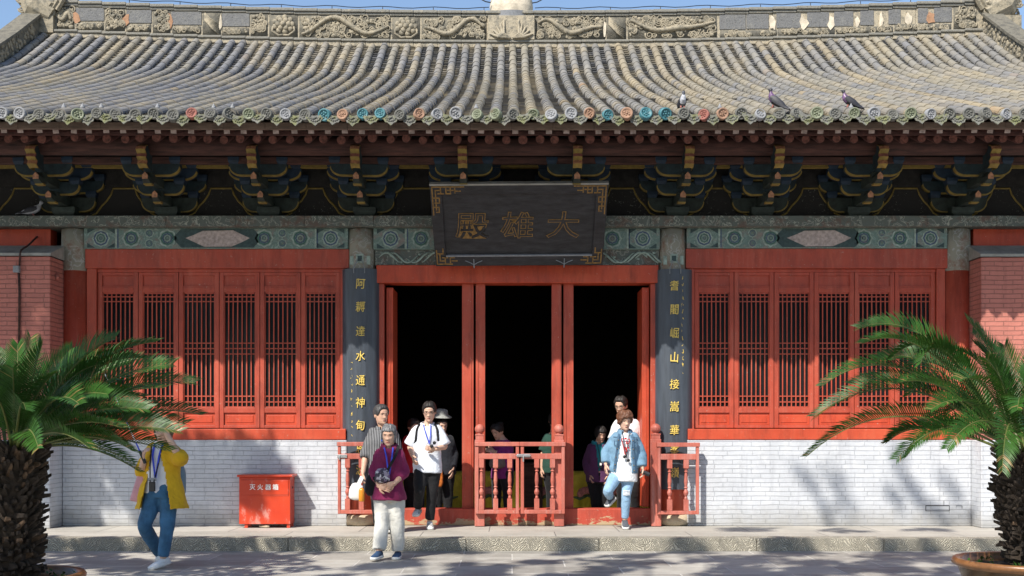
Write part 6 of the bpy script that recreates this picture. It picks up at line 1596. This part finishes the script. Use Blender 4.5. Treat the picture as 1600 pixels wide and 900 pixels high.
for x0, y0, x1, y1, wd, n in ((1254, 738, 1300, 815, 3, 6), (1300, 728, 1328, 815, 9, 7), (1408, 708, 1436, 790, 11, 9), (1445, 785, 1490, 818, 12, 5), (1470, 740, 1525, 812, 4, 5), (1382, 745, 1418, 815, 3, 4)):
    for k in range(n):
        t = (k + rr.random()) / n; cl.append((back(x0 + (x1 - x0) * t + rr.uniform(-wd, wd), y0 + (y1 - y0) * t, 15.8, 5.0 + rr.uniform(-.6, .6)), rr.uniform(.09, .15), 11, .06))
tree('tall tree behind the camera whose thin boughs dapple the right wall', (-3.5, -3.5, 0), cl, rr, .13, 44, .25)
for i, (x, y, h, w) in enumerate(((-17, -14, 13, 5), (-7, -19, 16, 6), (4, -17, 14, 6), (14, -15, 15, 6), (23, -8, 12, 5), (-26, -4, 12, 5))):
    cl = []
    for k in range(90):
        a = V((rr.gauss(0, 1), rr.gauss(0, 1), rr.gauss(0, 1))).normalized() * rr.random() ** .4; cl.append((V((x + a.x * w, y + a.y * w * .7, h * .58 + a.z * h * .42)), rr.uniform(.7, 1.2)))
    tree(('spreading', 'tallest', 'round crowned', 'dense', 'smaller', 'leaning')[i] + ' courtyard tree standing behind the camera', (x, y, 0), cl, rr, .34, 34, .3)
# ------------------------------------------------------------------ camera, light, sky
cam = bpy.data.cameras.new('camera'); co = bpy.data.objects.new('camera', cam); C.objects.link(co)
co.location = (0, 0, HC); co.rotation_euler = (R(90), 0, 0)
cam.sensor_width = 36; cam.lens = 36 * F / 1600; cam.shift_y = (HY - 450) / 1600; cam.clip_end = 2000; cam.clip_start = .05
scene.camera = co
SD = V((.68, 1.0, -1.24)).normalized()                    # the way the sunlight travels
sl = bpy.data.lights.new('sun', 'SUN'); sl.energy = 4.8; sl.angle = R(.53); sl.color = (1.0, .94, .84)
so = bpy.data.objects.new('sun', sl); C.objects.link(so); so.rotation_euler = SD.to_track_quat('-Z', 'Y').to_euler(); so.location = (-10, -10, 20)
w = bpy.data.worlds.new('World'); scene.world = w; w.use_nodes = True
nt = w.node_tree; sky = nt.nodes.new('ShaderNodeTexSky'); sky.sky_type = 'NISHITA'; sky.sun_disc = False
el = math.asin(-SD.z); az = math.atan2(-SD.x, -SD.y)
sky.sun_elevation = el; sky.sun_rotation = az; sky.air_density = 1.0; sky.dust_density = .6; sky.ozone_density = 1.5
bg = nt.nodes['Background']; bg.inputs['Strength'].default_value = .135
nt.links.new(sky.outputs[0], bg.inputs['Color'])
vs = scene.view_settings; vs.view_transform = 'Standard'; vs.look = 'None'; vs.exposure = 0.5; vs.gamma = 1
try: scene.display_settings.display_device = 'sRGB'
except Exception: pass
scene.cycles.max_bounces = 6; scene.cycles.use_denoising = True
scene.cycles.sample_clamp_indirect = 8
